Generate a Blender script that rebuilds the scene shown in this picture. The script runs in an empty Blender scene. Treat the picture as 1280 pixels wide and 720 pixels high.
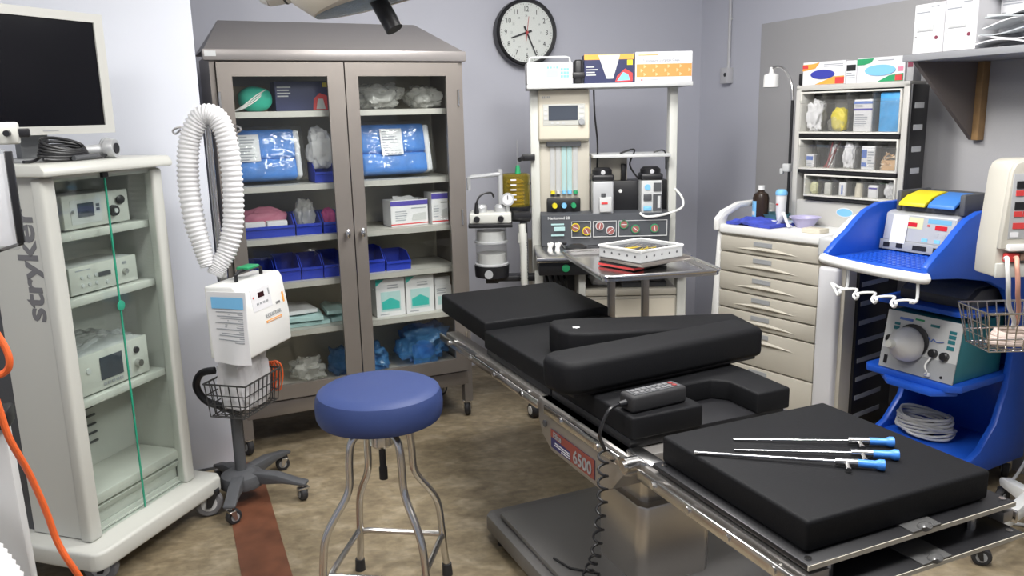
import bpy, bmesh, math, random
from mathutils import Vector, Matrix, noise
S = bpy.context.scene
COL = S.collection
PI = math.pi
R = math.radians

# ---------------------------------------------------------------- camera
cam_d = bpy.data.cameras.new('camera'); cam = bpy.data.objects.new('camera', cam_d); COL.objects.link(cam)
cam_d.sensor_width = 36.0; cam_d.lens = 36.0 * 1030.0 / 1280.0; cam_d.clip_start = .05
pit, rol = R(12.0), R(1.3)
fw = Vector((0, math.cos(pit), -math.sin(pit))); r0 = Vector((1, 0, 0)); u0 = r0.cross(fw)
rt = r0 * math.cos(rol) - u0 * math.sin(rol); up = rt.cross(fw)
mw = Matrix((( rt.x, up.x, -fw.x, 0), (rt.y, up.y, -fw.y, 0), (rt.z, up.z, -fw.z, 1.62), (0, 0, 0, 1)))
cam.matrix_world = mw
S.camera = cam

# ---------------------------------------------------------------- light and exposure
S.view_settings.view_transform = 'Standard'; S.view_settings.look = 'None'
S.view_settings.gamma = 1.0; S.view_settings.use_curve_mapping = False
S.view_settings.exposure = 0.30
W = bpy.data.worlds.new('world'); S.world = W; W.use_nodes = True
W.node_tree.nodes['Background'].inputs['Color'].default_value = (.80, .85, 1.0, 1)
W.node_tree.nodes['Background'].inputs['Strength'].default_value = .32
def area(name, loc, sx, sy, power, col=(1, .985, .965)):
    l = bpy.data.lights.new(name, 'AREA'); l.shape = 'RECTANGLE'; l.size = sx; l.size_y = sy; l.energy = power; l.color = col
    o = bpy.data.objects.new(name, l); COL.objects.link(o); o.location = loc; o.rotation_euler = (0, 0, R(22))
    return o
LAMPS = [(-1.2, 1.3, 22), (.85, 1.7, 36), (.25, 3.3, 27)]
for lx, ly, lp in LAMPS:
    area('ceiling_lamp_light', (lx, ly, 2.70), 1.15, .5, lp)
    # added point light below each fitting, no real source, to brighten the walls
    pl = bpy.data.lights.new('wall_fill_light', 'POINT'); pl.energy = lp * .9; pl.color = (1, .985, .965); pl.shadow_soft_size = .18
    po = bpy.data.objects.new('wall_fill_light', pl); COL.objects.link(po); po.location = (lx, ly, 2.50)

# ---------------------------------------------------------------- materials
MC = {}
def mat(name, col, rough=.5, metal=0.0, spec=.5, emit=0, bump=0, bscale=60, noise_mix=0, nscale=8, col2=None, coat=0, aniso=0):
    if name in MC: return MC[name]
    m = bpy.data.materials.new(name); m.use_nodes = True; MC[name] = m
    nt = m.node_tree; b = nt.nodes['Principled BSDF']
    b.inputs['Base Color'].default_value = (*col, 1); b.inputs['Roughness'].default_value = rough
    b.inputs['Metallic'].default_value = metal; b.inputs['Specular IOR Level'].default_value = spec
    b.inputs['Coat Weight'].default_value = coat
    if emit:
        b.inputs['Emission Color'].default_value = (*col, 1); b.inputs['Emission Strength'].default_value = emit
    if noise_mix or bump:
        tc = nt.nodes.new('ShaderNodeTexCoord')
    if noise_mix:
        n = nt.nodes.new('ShaderNodeTexNoise'); n.inputs['Scale'].default_value = nscale; n.inputs['Detail'].default_value = 4
        nt.links.new(tc.outputs['Object'], n.inputs['Vector'])
        mx = nt.nodes.new('ShaderNodeMix'); mx.data_type = 'RGBA'
        c2 = col2 or tuple(c * (1 - noise_mix) for c in col)
        mx.inputs[6].default_value = (*col, 1); mx.inputs[7].default_value = (*c2, 1)
        rp = nt.nodes.new('ShaderNodeValToRGB'); rp.color_ramp.elements[0].position = .38; rp.color_ramp.elements[1].position = .66
        nt.links.new(n.outputs['Fac'], rp.inputs['Fac']); nt.links.new(rp.outputs['Color'], mx.inputs[0])
        nt.links.new(mx.outputs[2], b.inputs['Base Color'])
    if bump:
        n2 = nt.nodes.new('ShaderNodeTexNoise'); n2.inputs['Scale'].default_value = bscale; n2.inputs['Detail'].default_value = 3
        nt.links.new(tc.outputs['Object'], n2.inputs['Vector'])
        bp = nt.nodes.new('ShaderNodeBump'); bp.inputs['Strength'].default_value = bump; bp.inputs['Distance'].default_value = .01
        nt.links.new(n2.outputs['Fac'], bp.inputs['Height']); nt.links.new(bp.outputs['Normal'], b.inputs['Normal'])
    return m
def glass(name, tint=(1, 1, 1), gl=.12, rough=.02, bump=0, bscale=30, milk=0, milkc=(1, 1, 1)):
    """thin clear sheet: see-through with a fresnel sheen, optionally milky or crinkled"""
    if name in MC: return MC[name]
    m = bpy.data.materials.new(name); m.use_nodes = True; MC[name] = m
    nt = m.node_tree; nt.nodes.clear()
    out = nt.nodes.new('ShaderNodeOutputMaterial'); tr = nt.nodes.new('ShaderNodeBsdfTransparent'); gs = nt.nodes.new('ShaderNodeBsdfGlossy')
    tr.inputs['Color'].default_value = (*tint, 1); gs.inputs['Roughness'].default_value = rough
    fr = nt.nodes.new('ShaderNodeLayerWeight'); fr.inputs['Blend'].default_value = .5
    pw = nt.nodes.new('ShaderNodeMath'); pw.operation = 'POWER'; pw.inputs[1].default_value = 4.0; nt.links.new(fr.outputs['Facing'], pw.inputs[0])
    mr = nt.nodes.new('ShaderNodeMath'); mr.operation = 'MULTIPLY_ADD'; mr.inputs[1].default_value = .45; mr.inputs[2].default_value = gl * .3; nt.links.new(pw.outputs[0], mr.inputs[0])
    mx = nt.nodes.new('ShaderNodeMixShader'); nt.links.new(mr.outputs[0], mx.inputs[0])
    nt.links.new(gs.outputs[0], mx.inputs[2])
    src = tr
    if milk:
        df = nt.nodes.new('ShaderNodeBsdfDiffuse'); df.inputs['Color'].default_value = (*milkc, 1)
        m2 = nt.nodes.new('ShaderNodeMixShader'); m2.inputs[0].default_value = milk
        nt.links.new(tr.outputs[0], m2.inputs[1]); nt.links.new(df.outputs[0], m2.inputs[2]); src = m2
    nt.links.new(src.outputs[0], mx.inputs[1])
    if bump:
        tc = nt.nodes.new('ShaderNodeTexCoord'); n2 = nt.nodes.new('ShaderNodeTexNoise'); n2.inputs['Scale'].default_value = bscale
        nt.links.new(tc.outputs['Object'], n2.inputs['Vector']); bp = nt.nodes.new('ShaderNodeBump')
        bp.inputs['Strength'].default_value = bump; bp.inputs['Distance'].default_value = .02
        nt.links.new(n2.outputs['Fac'], bp.inputs['Height'])
        nt.links.new(bp.outputs['Normal'], gs.inputs['Normal']); nt.links.new(bp.outputs['Normal'], fr.inputs['Normal'])
    nt.links.new(mx.outputs[0], out.inputs['Surface'])
    return m

WALL = mat('wall_paint', (.53, .54, .605), .6, bump=.04, bscale=220)
WALLW = mat('lit_wall_paint', (.66, .685, .75), .55, bump=.04, bscale=220)  # same paint as the other walls; stronger light here put into a lighter colour
WALLG = mat('grey_wall_paint', (.42, .415, .42), .6, bump=.06, bscale=120)
CEIL = mat('ceiling_paint', (.75, .75, .75), .8)
STEEL = mat('brushed_steel', (.42, .40, .38), .36, .7, noise_mix=.12, nscale=3)
STEELD = mat('cabinet_steel', (.27, .243, .22), .40, .55, noise_mix=.10, nscale=3)
STEELB = mat('bright_steel', (.62, .61, .60), .22, 1)
STEELC = mat('column_steel', (.60, .57, .53), .30, .85, noise_mix=.1, nscale=2)
CHROME = mat('chrome', (.75, .75, .76), .12, 1)
KHAKI = mat('cabinet_inside', (.44, .41, .32), .5, .1, noise_mix=.2, nscale=4)
BLACK = mat('black_plastic', (.012, .012, .014), .4)
BLACKM = mat('matte_black', (.018, .018, .02), .7)
RUBBER = mat('dark_rubber', (.022, .022, .025), .6)
GREYR = mat('grey_rubber', (.17, .17, .18), .6)
VINYL = mat('black_vinyl', (.0085, .0087, .0100), .62, bump=.08, bscale=250, spec=.16)
CREAM = mat('cream_plastic', (.56, .565, .525), .4)
CREAMW = mat('warm_cream_plastic', (.66, .61, .50), .45)
BEIGE = mat('beige_metal', (.50, .47, .40), .45)
DRAWER = mat('drawer_beige', (.50, .47, .40), .45)
WHITE = mat('white_plastic', (.78, .78, .76), .4)
PAPER = mat('white_paper', (.71, .71, .73), .7)
PAPERG = mat('print_grey', (.33, .35, .38), .7)
GREY = mat('grey_plastic', (.33, .34, .35), .45)
LGREY = mat('light_grey_plastic', (.55, .56, .56), .45)
DGREY = mat('dark_grey_plastic', (.075, .078, .085), .5)
SLATE = mat('slate_panel', (.07, .075, .085), .5)
SCREEN = mat('dark_screen', (.004, .004, .006), .2, spec=.15)
LCD = mat('lcd_panel', (.06, .07, .09), .2)
BLUEP = mat('blue_plastic', (.012, .085, .50), .35)
BLUEB = mat('bin_blue', (.015, .04, .42), .4)
BLUEV = mat('blue_vinyl', (.032, .052, .155), .5, spec=.28, bump=.05, bscale=300)
BLUEW = mat('blue_wrap', (.045, .22, .66), .55, noise_mix=.25, nscale=14)
BLUEC = mat('blue_cloth', (.05, .08, .50), .7, noise_mix=.3, nscale=30)
CYANW = mat('cyan_wrap', (.06, .36, .74), .5, noise_mix=.2, nscale=20)
SKY = mat('sky_blue', (.20, .50, .80), .5)
SCOPEB = mat('scope_blue', (.06, .25, .75), .4)
TEAL = mat('teal_print', (.03, .45, .40), .5)
TEALP = mat('teal_pale', (.42, .62, .62), .6)
GREENM = mat('green_mask', (.03, .42, .30), .6)
GREEN = mat('green_plastic', (.02, .30, .12), .45)
YELLOW = mat('yellow_plastic', (.75, .62, .02), .45)
ORANGE = mat('orange_cord', (.75, .13, .03), .45)
ORANGEP = mat('orange_print', (.85, .36, .06), .5)
REDP = mat('red_print', (.60, .05, .05), .5)
PINK = mat('pink_wrap', (.65, .22, .32), .5)
PURPLE = mat('indigo_print', (.08, .06, .35), .5)
NAVY = mat('navy_print', (.015, .02, .08), .4)
AMBER = mat('amber', (.45, .33, .03), .3)
TAN = mat('tan_sticks', (.55, .36, .20), .7)
WOOD = mat('bare_wood', (.32, .19, .08), .6, noise_mix=.3, nscale=12)
BROWNB = mat('brown_bottle', (.03, .018, .012), .25)
LAV = mat('lavender_basin', (.45, .42, .62), .4)
TURQ = mat('teal_casing', (.02, .16, .19), .4)
SILVER = mat('silver_paint', (.50, .51, .52), .4, .3)
REDLED = mat('red_display', (.45, .01, .02), .3, emit=.25)
DARKLED = mat('dark_display', (.03, .005, .008), .2)
WIRE = mat('dark_wire', (.07, .07, .07), .4, .5)
WIREW = mat('white_wire', (.72, .73, .72), .35)
HOSE = mat('white_hose', (.74, .74, .75), .55)
GLASS = glass('door_glass', (.975, .985, .975), .11, .03)
GLASSG = glass('green_glass', (.945, .975, .962), .11, .03)
GEDGE = mat('glass_edge', (.03, .32, .20), .2)
FILM = glass('clear_film', (.93, .94, .95), .16, .12, bump=.8, bscale=18, milk=.10)
FILMP = glass('pack_film', (.97, .98, .99), .14, .10, bump=.8, bscale=12, milk=.02)
SHELFM = mat('shelf_metal', (.56, .55, .51), .35, .3)
ROOFM = mat('sloping_steel', (.30, .28, .27), .38, .45)
FILMC = glass('crinkled_film', (.95, .95, .94), .16, .14, bump=1.0, bscale=26, milk=.34, milkc=(.80, .80, .76))
FILMW = glass('milky_film', (.9, .9, .92), .13, .15, bump=.8, bscale=22, milk=.62, milkc=(.9, .9, .92))
FILMB = glass('blue_film', (.55, .72, .95), .14, .12, bump=.8, bscale=22, milk=.35, milkc=(.10, .32, .66))
ACRYL = glass('clear_acrylic', (.96, .96, .955), .10, .05, milk=.04, milkc=(.8, .8, .78))
AMBERG = glass('amber_acrylic', (.70, .62, .25), .12, .05, milk=.25, milkc=(.35, .28, .04))

def floor_mat():
    m = bpy.data.materials.new('mottled_floor'); m.use_nodes = True; nt = m.node_tree; b = nt.nodes['Principled BSDF']
    tc = nt.nodes.new('ShaderNodeTexCoord')
    n1 = nt.nodes.new('ShaderNodeTexNoise'); n1.inputs['Scale'].default_value = 7; n1.inputs['Detail'].default_value = 9; n1.inputs['Roughness'].default_value = .62; n1.inputs['Distortion'].default_value = .5
    n2 = nt.nodes.new('ShaderNodeTexNoise'); n2.inputs['Scale'].default_value = 24; n2.inputs['Detail'].default_value = 6
    mp = nt.nodes.new('ShaderNodeMapping'); mp.inputs['Scale'].default_value = (1, 1.4, 1); mp.inputs['Rotation'].default_value = (0, 0, R(-25))
    nt.links.new(tc.outputs['Object'], mp.inputs['Vector']); nt.links.new(mp.outputs[0], n1.inputs['Vector']); nt.links.new(mp.outputs[0], n2.inputs['Vector'])
    r1 = nt.nodes.new('ShaderNodeValToRGB'); e = r1.color_ramp.elements
    e[0].position = .33; e[0].color = (.185, .145, .092, 1); e[1].position = .68; e[1].color = (.36, .30, .21, 1)
    e2 = r1.color_ramp.elements.new(.5); e2.color = (.262, .210, .132, 1)
    r2 = nt.nodes.new('ShaderNodeValToRGB'); r2.color_ramp.elements[0].position = .3; r2.color_ramp.elements[0].color = (.72, .72, .72, 1)
    r2.color_ramp.elements[1].position = .7; r2.color_ramp.elements[1].color = (1.1, 1.1, 1.1, 1)
    mx = nt.nodes.new('ShaderNodeMix'); mx.data_type = 'RGBA'; mx.blend_type = 'MULTIPLY'; mx.inputs[0].default_value = 1
    nt.links.new(n1.outputs['Fac'], r1.inputs['Fac']); nt.links.new(n2.outputs['Fac'], r2.inputs['Fac'])
    nt.links.new(r1.outputs['Color'], mx.inputs[6]); nt.links.new(r2.outputs['Color'], mx.inputs[7]); nt.links.new(mx.outputs[2], b.inputs['Base Color'])
    b.inputs['Roughness'].default_value = .42
    return m
FLOOR = floor_mat()
TILE = mat('brown_red_tile', (.17, .065, .035), .4, noise_mix=.35, nscale=9)

# ---------------------------------------------------------------- mesh builder
class MB:
    def __init__(s): s.v = []; s.f = []; s.mi = []
    def add(s, vs, fs, mi=0):
        n = len(s.v); s.v += [tuple(v) for v in vs]
        for f in fs: s.f.append(tuple(i + n for i in f)); s.mi.append(mi)
        return s
    def bm(s, b, mi=0, M=None):
        if M is not None: bmesh.ops.transform(b, matrix=M, verts=b.verts[:])
        b.verts.index_update(); s.add([v.co[:] for v in b.verts], [[v.index for v in f.verts] for f in b.faces], mi); b.free(); return s
    def box(s, x0, x1, y0, y1, z0, z1, mi=0, bev=0.0, seg=2, M=None):
        b = bmesh.new(); bmesh.ops.create_cube(b, size=1)
        for v in b.verts:
            v.co = Vector(((x0 + x1) / 2 + v.co.x * (x1 - x0), (y0 + y1) / 2 + v.co.y * (y1 - y0), (z0 + z1) / 2 + v.co.z * (z1 - z0)))
        if bev: bmesh.ops.bevel(b, geom=b.edges[:], offset=min(bev, .49 * min(abs(x1 - x0), abs(y1 - y0), abs(z1 - z0))), segments=seg, profile=.5, affect='EDGES')
        return s.bm(b, mi, M)
    def prism(s, poly, axis, lo, hi, mi=0, bev=0.0, seg=2, M=None):
        """closed 2-D outline swept along an axis: 'x' takes (y,z), 'y' takes (x,z), 'z' takes (x,y)"""
        def P(p, t): return {'x': (t, p[0], p[1]), 'y': (p[0], t, p[1]), 'z': (p[0], p[1], t)}[axis]
        b = bmesh.new(); a = [b.verts.new(P(p, lo)) for p in poly]; c = [b.verts.new(P(p, hi)) for p in poly]
        b.faces.new(a); b.faces.new(c[::-1]); n = len(poly)
        for i in range(n): b.faces.new((a[(i + 1) % n], a[i], c[i], c[(i + 1) % n]))
        bmesh.ops.recalc_face_normals(b, faces=b.faces[:])
        if bev:
            ed = [e for e in b.edges if len(e.link_faces) == 2 and e.calc_face_angle(0) > .5]
            bmesh.ops.bevel(b, geom=ed, offset=bev, segments=seg, profile=.5, affect='EDGES', clamp_overlap=True)
        return s.bm(b, mi, M)
    def frame(s, x0, x1, z0, z1, X0, X1, Z0, Z1, y0, y1, mi=0):
        """outer rectangle x0..x1,z0..z1 with the hole X0..X1,Z0..Z1"""
        s.box(x0, X0, y0, y1, z0, z1, mi); s.box(X1, x1, y0, y1, z0, z1, mi)
        s.box(X0, X1, y0, y1, z0, Z0, mi); s.box(X0, X1, y0, y1, Z1, z1, mi); return s
    def cyl(s, p0, p1, r0, r1=None, seg=16, mi=0, caps=True):
        p0, p1 = Vector(p0), Vector(p1); r1 = r0 if r1 is None else r1; d = (p1 - p0).normalized()
        a = d.orthogonal().normalized(); c = d.cross(a); vs = []
        for p, r in ((p0, r0), (p1, r1)):
            for i in range(seg):
                t = 2 * PI * i / seg; vs.append(p + (a * math.cos(t) + c * math.sin(t)) * r)
        fs = [(i, (i + 1) % seg, seg + (i + 1) % seg, seg + i) for i in range(seg)]
        if caps: fs += [tuple(range(seg))[::-1], tuple(range(seg, 2 * seg))]
        return s.add(vs, fs, mi)
    def lathe(s, prof, c=(0, 0, 0), axis=(0, 0, 1), seg=24, mi=0):
        c = Vector(c); d = Vector(axis).normalized(); a = d.orthogonal().normalized(); e = d.cross(a); vs = []; fs = []
        for r, z in prof:
            for i in range(seg):
                t = 2 * PI * i / seg; vs.append(c + d * z + (a * math.cos(t) + e * math.sin(t)) * r)
        for k in range(len(prof) - 1):
            for i in range(seg):
                j = (i + 1) % seg; fs.append((k * seg + i, k * seg + j, (k + 1) * seg + j, (k + 1) * seg + i))
        if prof[0][0] > 1e-5: fs.append(tuple(range(seg))[::-1])
        if prof[-1][0] > 1e-5: fs.append(tuple(range((len(prof) - 1) * seg, len(prof) * seg)))
        return s.add(vs, fs, mi)
    def tube(s, pts, r, seg=8, mi=0, sm=0, closed=False, rf=None):
        P = [Vector(p) for p in pts]
        if sm:
            Q = []; n = len(P); rng = n if closed else n - 1
            for i in range(rng):
                g = lambda k: P[k % n] if closed else P[max(0, min(n - 1, k))]
                a, b, c, d = g(i - 1), g(i), g(i + 1), g(i + 2)
                for k in range(sm):
                    t = k / sm
                    Q.append(.5 * (2 * b + (c - a) * t + (2 * a - 5 * b + 4 * c - d) * t * t + (3 * b - a - 3 * c + d) * t ** 3))
            if not closed: Q.append(P[-1])
            P = Q
        n = len(P); vs = []; fs = []; ref = None
        for i in range(n):
            t = ((P[(i + 1) % n] - P[i - 1]) if closed else (P[min(n - 1, i + 1)] - P[max(0, i - 1)])).normalized()
            if ref is None: ref = t.orthogonal().normalized()
            ref = (ref - t * ref.dot(t)).normalized(); e = t.cross(ref)
            rr = rf(i, n) * r if rf else r
            for k in range(seg):
                a = 2 * PI * k / seg; vs.append(P[i] + (ref * math.cos(a) + e * math.sin(a)) * rr)
        for i in range(n if closed else n - 1):
            j = (i + 1) % n
            for k in range(seg):
                l = (k + 1) % seg; fs.append((i * seg + k, i * seg + l, j * seg + l, j * seg + k))
        if not closed: fs += [tuple(range(seg))[::-1], tuple(range((n - 1) * seg, n * seg))]
        return s.add(vs, fs, mi)
    def ball(s, c, rx, ry=None, rz=None, mi=0, sub=2, amp=0, fr=6, seed=0, sq=1.0, flat=None):
        b = bmesh.new(); bmesh.ops.create_icosphere(b, subdivisions=sub, radius=1); ry = rx if ry is None else ry; rz = rx if rz is None else rz
        for v in b.verts:
            p = v.co.copy()
            if sq != 1: p = Vector([math.copysign(abs(q) ** sq, q) for q in p])
            if amp:
                p *= 1 + amp * noise.noise(v.co * fr * .4 + Vector((seed * 3.1, seed * 1.7, seed))) + amp * .6 * noise.noise(v.co * fr + Vector((seed, 0, seed * 2)))
            v.co = Vector((c[0] + p.x * rx, c[1] + p.y * ry, c[2] + p.z * rz))
            if flat is not None and v.co.z < flat: v.co.z = flat
        return s.bm(b, mi)
    def sheet(s, fn, nu, nv, mi=0, th=0):
        vs = [Vector(fn(i / nu, j / nv)) for i in range(nu + 1) for j in range(nv + 1)]; w = nv + 1
        fs = [(i * w + j, (i + 1) * w + j, (i + 1) * w + j + 1, i * w + j + 1) for i in range(nu) for j in range(nv)]
        if th:
            N = len(vs); nm = [Vector((0, 0, 0)) for _ in vs]
            for f in fs:
                q = (vs[f[1]] - vs[f[0]]).cross(vs[f[3]] - vs[f[0]])
                for k in f: nm[k] += q
            vs2 = [v - n.normalized() * th for v, n in zip(vs, nm)]
            fs2 = [tuple(k + N for k in f[::-1]) for f in fs]; sd = []
            rim = [i * w for i in range(nu + 1)] + [nu * w + j for j in range(1, nv + 1)] + [i * w + nv for i in range(nu - 1, -1, -1)] + [j for j in range(nv - 1, 0, -1)]
            for k in range(len(rim)):
                a, b = rim[k], rim[(k + 1) % len(rim)]; sd.append((b, a, a + N, b + N))
            vs += vs2; fs += fs2 + sd
        return s.add(vs, fs, mi)
    def build(s, name, mats, parent=None, loc=None, rz=0.0, rot=None, world=False, angle=35):
        me = bpy.data.meshes.new(name)
        vs = s.v
        if world and parent is not None: vs = [tuple(Vector(v) - parent.location) for v in vs]
        me.from_pydata(vs, [], s.f)
        if not isinstance(mats, (list, tuple)): mats = [mats]
        for m in mats: me.materials.append(m)
        me.polygons.foreach_set('material_index', s.mi)
        b = bmesh.new(); b.from_mesh(me); bmesh.ops.recalc_face_normals(b, faces=b.faces[:]); b.to_mesh(me); b.free()
        me.shade_smooth(); me.set_sharp_from_angle(angle=R(angle)); me.update()
        o = bpy.data.objects.new(name, me); COL.objects.link(o)
        if parent is not None: o.parent = parent
        if loc is not None: o.location = loc
        o.rotation_euler = rot if rot else (0, 0, R(rz))
        return o
def tag(o, label, cat, group=None, kind=None):
    if label: o['label'] = label
    if cat: o['category'] = cat
    if group: o['group'] = group
    if kind: o['kind'] = kind
    return o
def struct(o): o['kind'] = 'structure'; return o
def thing(name, label, cat, loc=(0, 0, 0), rz=0.0, group=None):
    o = bpy.data.objects.new(name, None); COL.objects.link(o); o.empty_display_size = .05
    o.location = loc; o.rotation_euler = (0, 0, R(rz)); return tag(o, label, cat, group)
class Fr:
    """a local frame standing on the floor: x to the right along a front, y to the back"""
    def __init__(s, x, y, rz): s.o = (x, y); s.rz = rz; s.c = math.cos(R(rz)); s.s = math.sin(R(rz))
    def w(s, x, y, z): return (s.o[0] + x * s.c - y * s.s, s.o[1] + x * s.s + y * s.c, z)
def text(body, size, m, parent, loc, rot, name='lettering', sx=1.0, bold=0.0, align='CENTER'):
    cu = bpy.data.curves.new(name, 'FONT'); cu.body = body; cu.size = size; cu.align_x = align; cu.align_y = 'CENTER'; cu.extrude = .0006; cu.offset = bold; cu.resolution_u = 3
    t = bpy.data.objects.new(name, cu); COL.objects.link(t)
    dg = bpy.context.evaluated_depsgraph_get(); me = bpy.data.meshes.new_from_object(t.evaluated_get(dg)); bpy.data.objects.remove(t)
    me.materials.clear(); me.materials.append(m)
    for v in me.vertices: v.co.x *= sx
    o = bpy.data.objects.new(name, me); COL.objects.link(o); o.parent = parent; o.location = loc; o.rotation_euler = rot; return o
FRONT = (PI / 2, 0, 0)
def copy_tree(o, parent=None):
    c = o.copy(); COL.objects.link(c)
    if parent is not None: c.parent = parent
    for ch in list(o.children): copy_tree(ch, c)
    return c
def caster(parent, x, y, r=.05, top=.12, turn=0.0, wheel=None, w=.028, name='caster', dual=False, fork=None):
    """swivel caster: fork with the wheel as a sub-part"""
    f = MB(); f.cyl((0, 0, r * 1.9), (0, 0, top), r * .22, seg=10); f.box(-w * .75, w * .75, -r * .45, r * .45, r * 1.7, r * 2.05, 0, .003)
    for sx in ((-1, 1) if not dual else (0,)):
        f.prism([(-r * .4, r * 1.95), (r * .4, r * 1.95), (r * .55, r * .75), (r * .2, r * .75)], 'x', sx * w * .72 - .003, sx * w * .72 + .003)
    fo = f.build(name, fork or STEELB, parent, (x, y, 0), turn)
    wb = MB()
    for ox in ((-w * .55, w * .55) if dual else (0,)):
        ww = w * .45 if dual else w * .5
        prof = [(r * .3, -ww), (r * .86, -ww), (r, -ww * .6), (r, ww * .6), (r * .86, ww), (r * .3, ww)]
        wb.lathe(prof, (ox, r * .35, r), (1, 0, 0), 20, 0)
        wb.lathe([(.001, -ww * 1.12), (r * .55, -ww * 1.12), (r * .55, ww * 1.12), (.001, ww * 1.12)], (ox, r * .35, r), (1, 0, 0), 16, 1)
    wb.build('wheel', wheel or [RUBBER, GREY], fo)
    return fo

# ================================================================ the room
m = MB(); m.box(-4.2, 4.2, -2.5, 7.2, -.1, 0); struct(m.build('floor', FLOOR))
m = MB(); m.box(-4.2, 4.2, -2.5, 7.2, 2.75, 2.85); struct(m.build('ceiling', CEIL))
CX, CY = 1.327, 5.83                                    # the far corner of the room
m = MB(); m.box(-4.6, 0, 0, .12, 0, 2.75); struct(m.build('wall_back', WALL, loc=(CX, CY, 0), rz=21.5))
m = MB(); m.box(0, 7.0, 0, .12, 0, 2.75); struct(m.build('wall_right', WALL, loc=(CX, CY, 0), rz=-68.5))
m = MB(); m.box(.676, 7.0, -.035, 0, 0, 2.11, 0, .002); struct(m.build('wall_right_lining', WALLG, loc=(CX, CY, 0), rz=-68.5))
# pale wall that ends just left of the steel cabinet
m = MB(); m.box(-3.2, .035, 0, .085, 0, 2.75, 0, .004); struct(m.build('wall_left', WALLW, loc=(-1.374, 3.676, 0), rz=25))
m = MB(); m.box(-3.2, .036, -.006, 0, 0, .012); struct(m.build('baseboard_left', DGREY, loc=(-1.374, 3.676, 0), rz=25))
m = MB(); m.box(-.085, .085, -2.4, .35, 0, .003); struct(m.build('trim_1', TILE, loc=(-1.19, 3.38, 0), rz=22.5))
for i, (lx, ly, lp) in enumerate(LAMPS):
    t = thing('ceiling_light', ['recessed white ceiling light nearest the pale wall', 'recessed white ceiling light nearest the blue cart', 'recessed white ceiling light above the operating table head'][i], 'ceiling light', (lx, ly, 2.75), 22)
    f = MB(); f.frame(-.62, .62, -.30, .30, -.58, .58, -.26, .26, -.02, .0); f.build('frame', WHITE, t, rot=(PI / 2, 0, 0))
    d = MB(); d.box(-.58, .58, -.26, .26, -.012, -.004); d.build('diffuser', mat('lit_diffuser', (1, .98, .95), .5, emit=1.5), t)

# ================================================================ stainless glass-door cabinet
CB = Fr(-1.314, 3.765, 25)
cab = thing('supply_cabinet', 'tall stainless steel supply cabinet with two glass doors and a sloping top', 'cabinet', (-1.314, 3.765, 0), 25)
m = MB(); D = .44
m.box(0, .022, .0, D, .19, 1.90, 0); m.box(1.178, 1.20, .0, D, .19, 1.90, 0)
m.box(.022, 1.178, D - .02, D, .19, 1.90, 1); m.box(.022, 1.178, .012, D - .02, .255, .275, 0)
m.box(.022, 1.178, .0, .02, .19, .262, 0, .002); m.box(.022, 1.178, .0, D, 1.872, 1.90, 0)
m.box(.0, .045, 0, .045, .09, .19, 0); m.box(1.155, 1.20, 0, .045, .09, .19, 0); m.box(.0, .045, D - .045, D, .09, .19, 0); m.box(1.155, 1.20, D - .045, D, .09, .19, 0)
m.build('body', [STEELD, KHAKI], cab)
m = MB(); m.box(-.025, 1.215, -.025, .02, 1.875, 1.925, 0, .006)
vs = [(-.02, -.02, 1.92), (1.21, -.02, 1.92), (1.21, D, 1.92), (-.02, D, 1.92), (.10, D - .03, 2.09), (1.10, D - .03, 2.09), (.10, D, 2.09), (1.10, D, 2.09)]
m.add(vs, [(0, 1, 5, 4), (1, 2, 7, 5), (0, 4, 6, 3), (4, 5, 7, 6), (3, 6, 7, 2), (0, 3, 2, 1)])
m.build('sloping_top', ROOFM, cab)
m = MB(); m.box(-.018, .03, -.028, -.024, 1.892, 1.915); m.build('maker_plate', LGREY, cab)
for z in (1.651, 1.306, 1.056, .834, .592, .29):
    m = MB(); m.box(.03, 1.17, .06, D - .025, z - .022, z, 0, .002); m.box(.03, 1.17, .055, .065, z - .028, z, 0); m.build('shelf', SHELFM, cab)
for (x0, x1, gx0, gx1, hx, hg) in ((.026, .594, .09, .515, .559, .03), (.600, 1.170, .661, 1.104, .632, 1.166)):
    m = MB(); m.frame(x0, x1, .275, 1.868, gx0, gx1, .345, 1.806, -.022, -.001); dr = m.build('door', STEELD, cab)
    m = MB(); m.box(gx0 - .004, gx1 + .004, -.013, -.010, .341, 1.81); m.build('glass_pane', GLASS, dr)
    m = MB(); m.cyl((hx, -.022, 1.066), (hx, -.05, 1.066), .008); m.ball((hx, -.055, 1.066), .013, .01, .026); m.build('handle', CHROME, dr)
    for z in (.45, 1.1, 1.7):
        m = MB(); m.cyl((hg + (.0), -.026, z - .04), (hg, -.026, z + .04), .006, seg=8); m.build('hinge', STEELB, dr)
for (x, y, t_) in ((.022, .03, 20), (1.178, .03, -30), (.022, D - .03, 60), (1.178, D - .03, 120)): caster(cab, x, y, .046, .10, t_)

def put(o, fr, x, y, z, drz=0): o.location = fr.w(x, y, z + .0006); o.rotation_euler = (0, 0, R(fr.rz + drz)); return o
def carton(name, label, w, d, h, mats, fr, pos, drz=0, group=None, cat='box', art=None, open_top=False):
    """printed carton: body + printed panels standing a hair proud of the card"""
    t = thing(name, label, cat, fr.w(pos[0], pos[1], pos[2] + .0006), fr.rz + drz, group)
    b = MB()
    if open_top:
        b.box(0, w, 0, .003, 0, h); b.box(0, w, d - .003, d, 0, h); b.box(0, .003, 0, d, 0, h); b.box(w - .003, w, 0, d, 0, h); b.box(0, w, 0, d, 0, .003)
    else: b.box(0, w, 0, d, 0, h, 0, .0015, 1)
    b.build('carton_body', mats, t)
    if art: art(t, w, d, h)
    return t
def panel(t, x0, x1, z0, z1, m_, y=-.0012, name='print_panel'):
    p = MB(); p.box(x0, x1, y, y + .0012, z0, z1); return p.build(name, m_, t)
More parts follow.
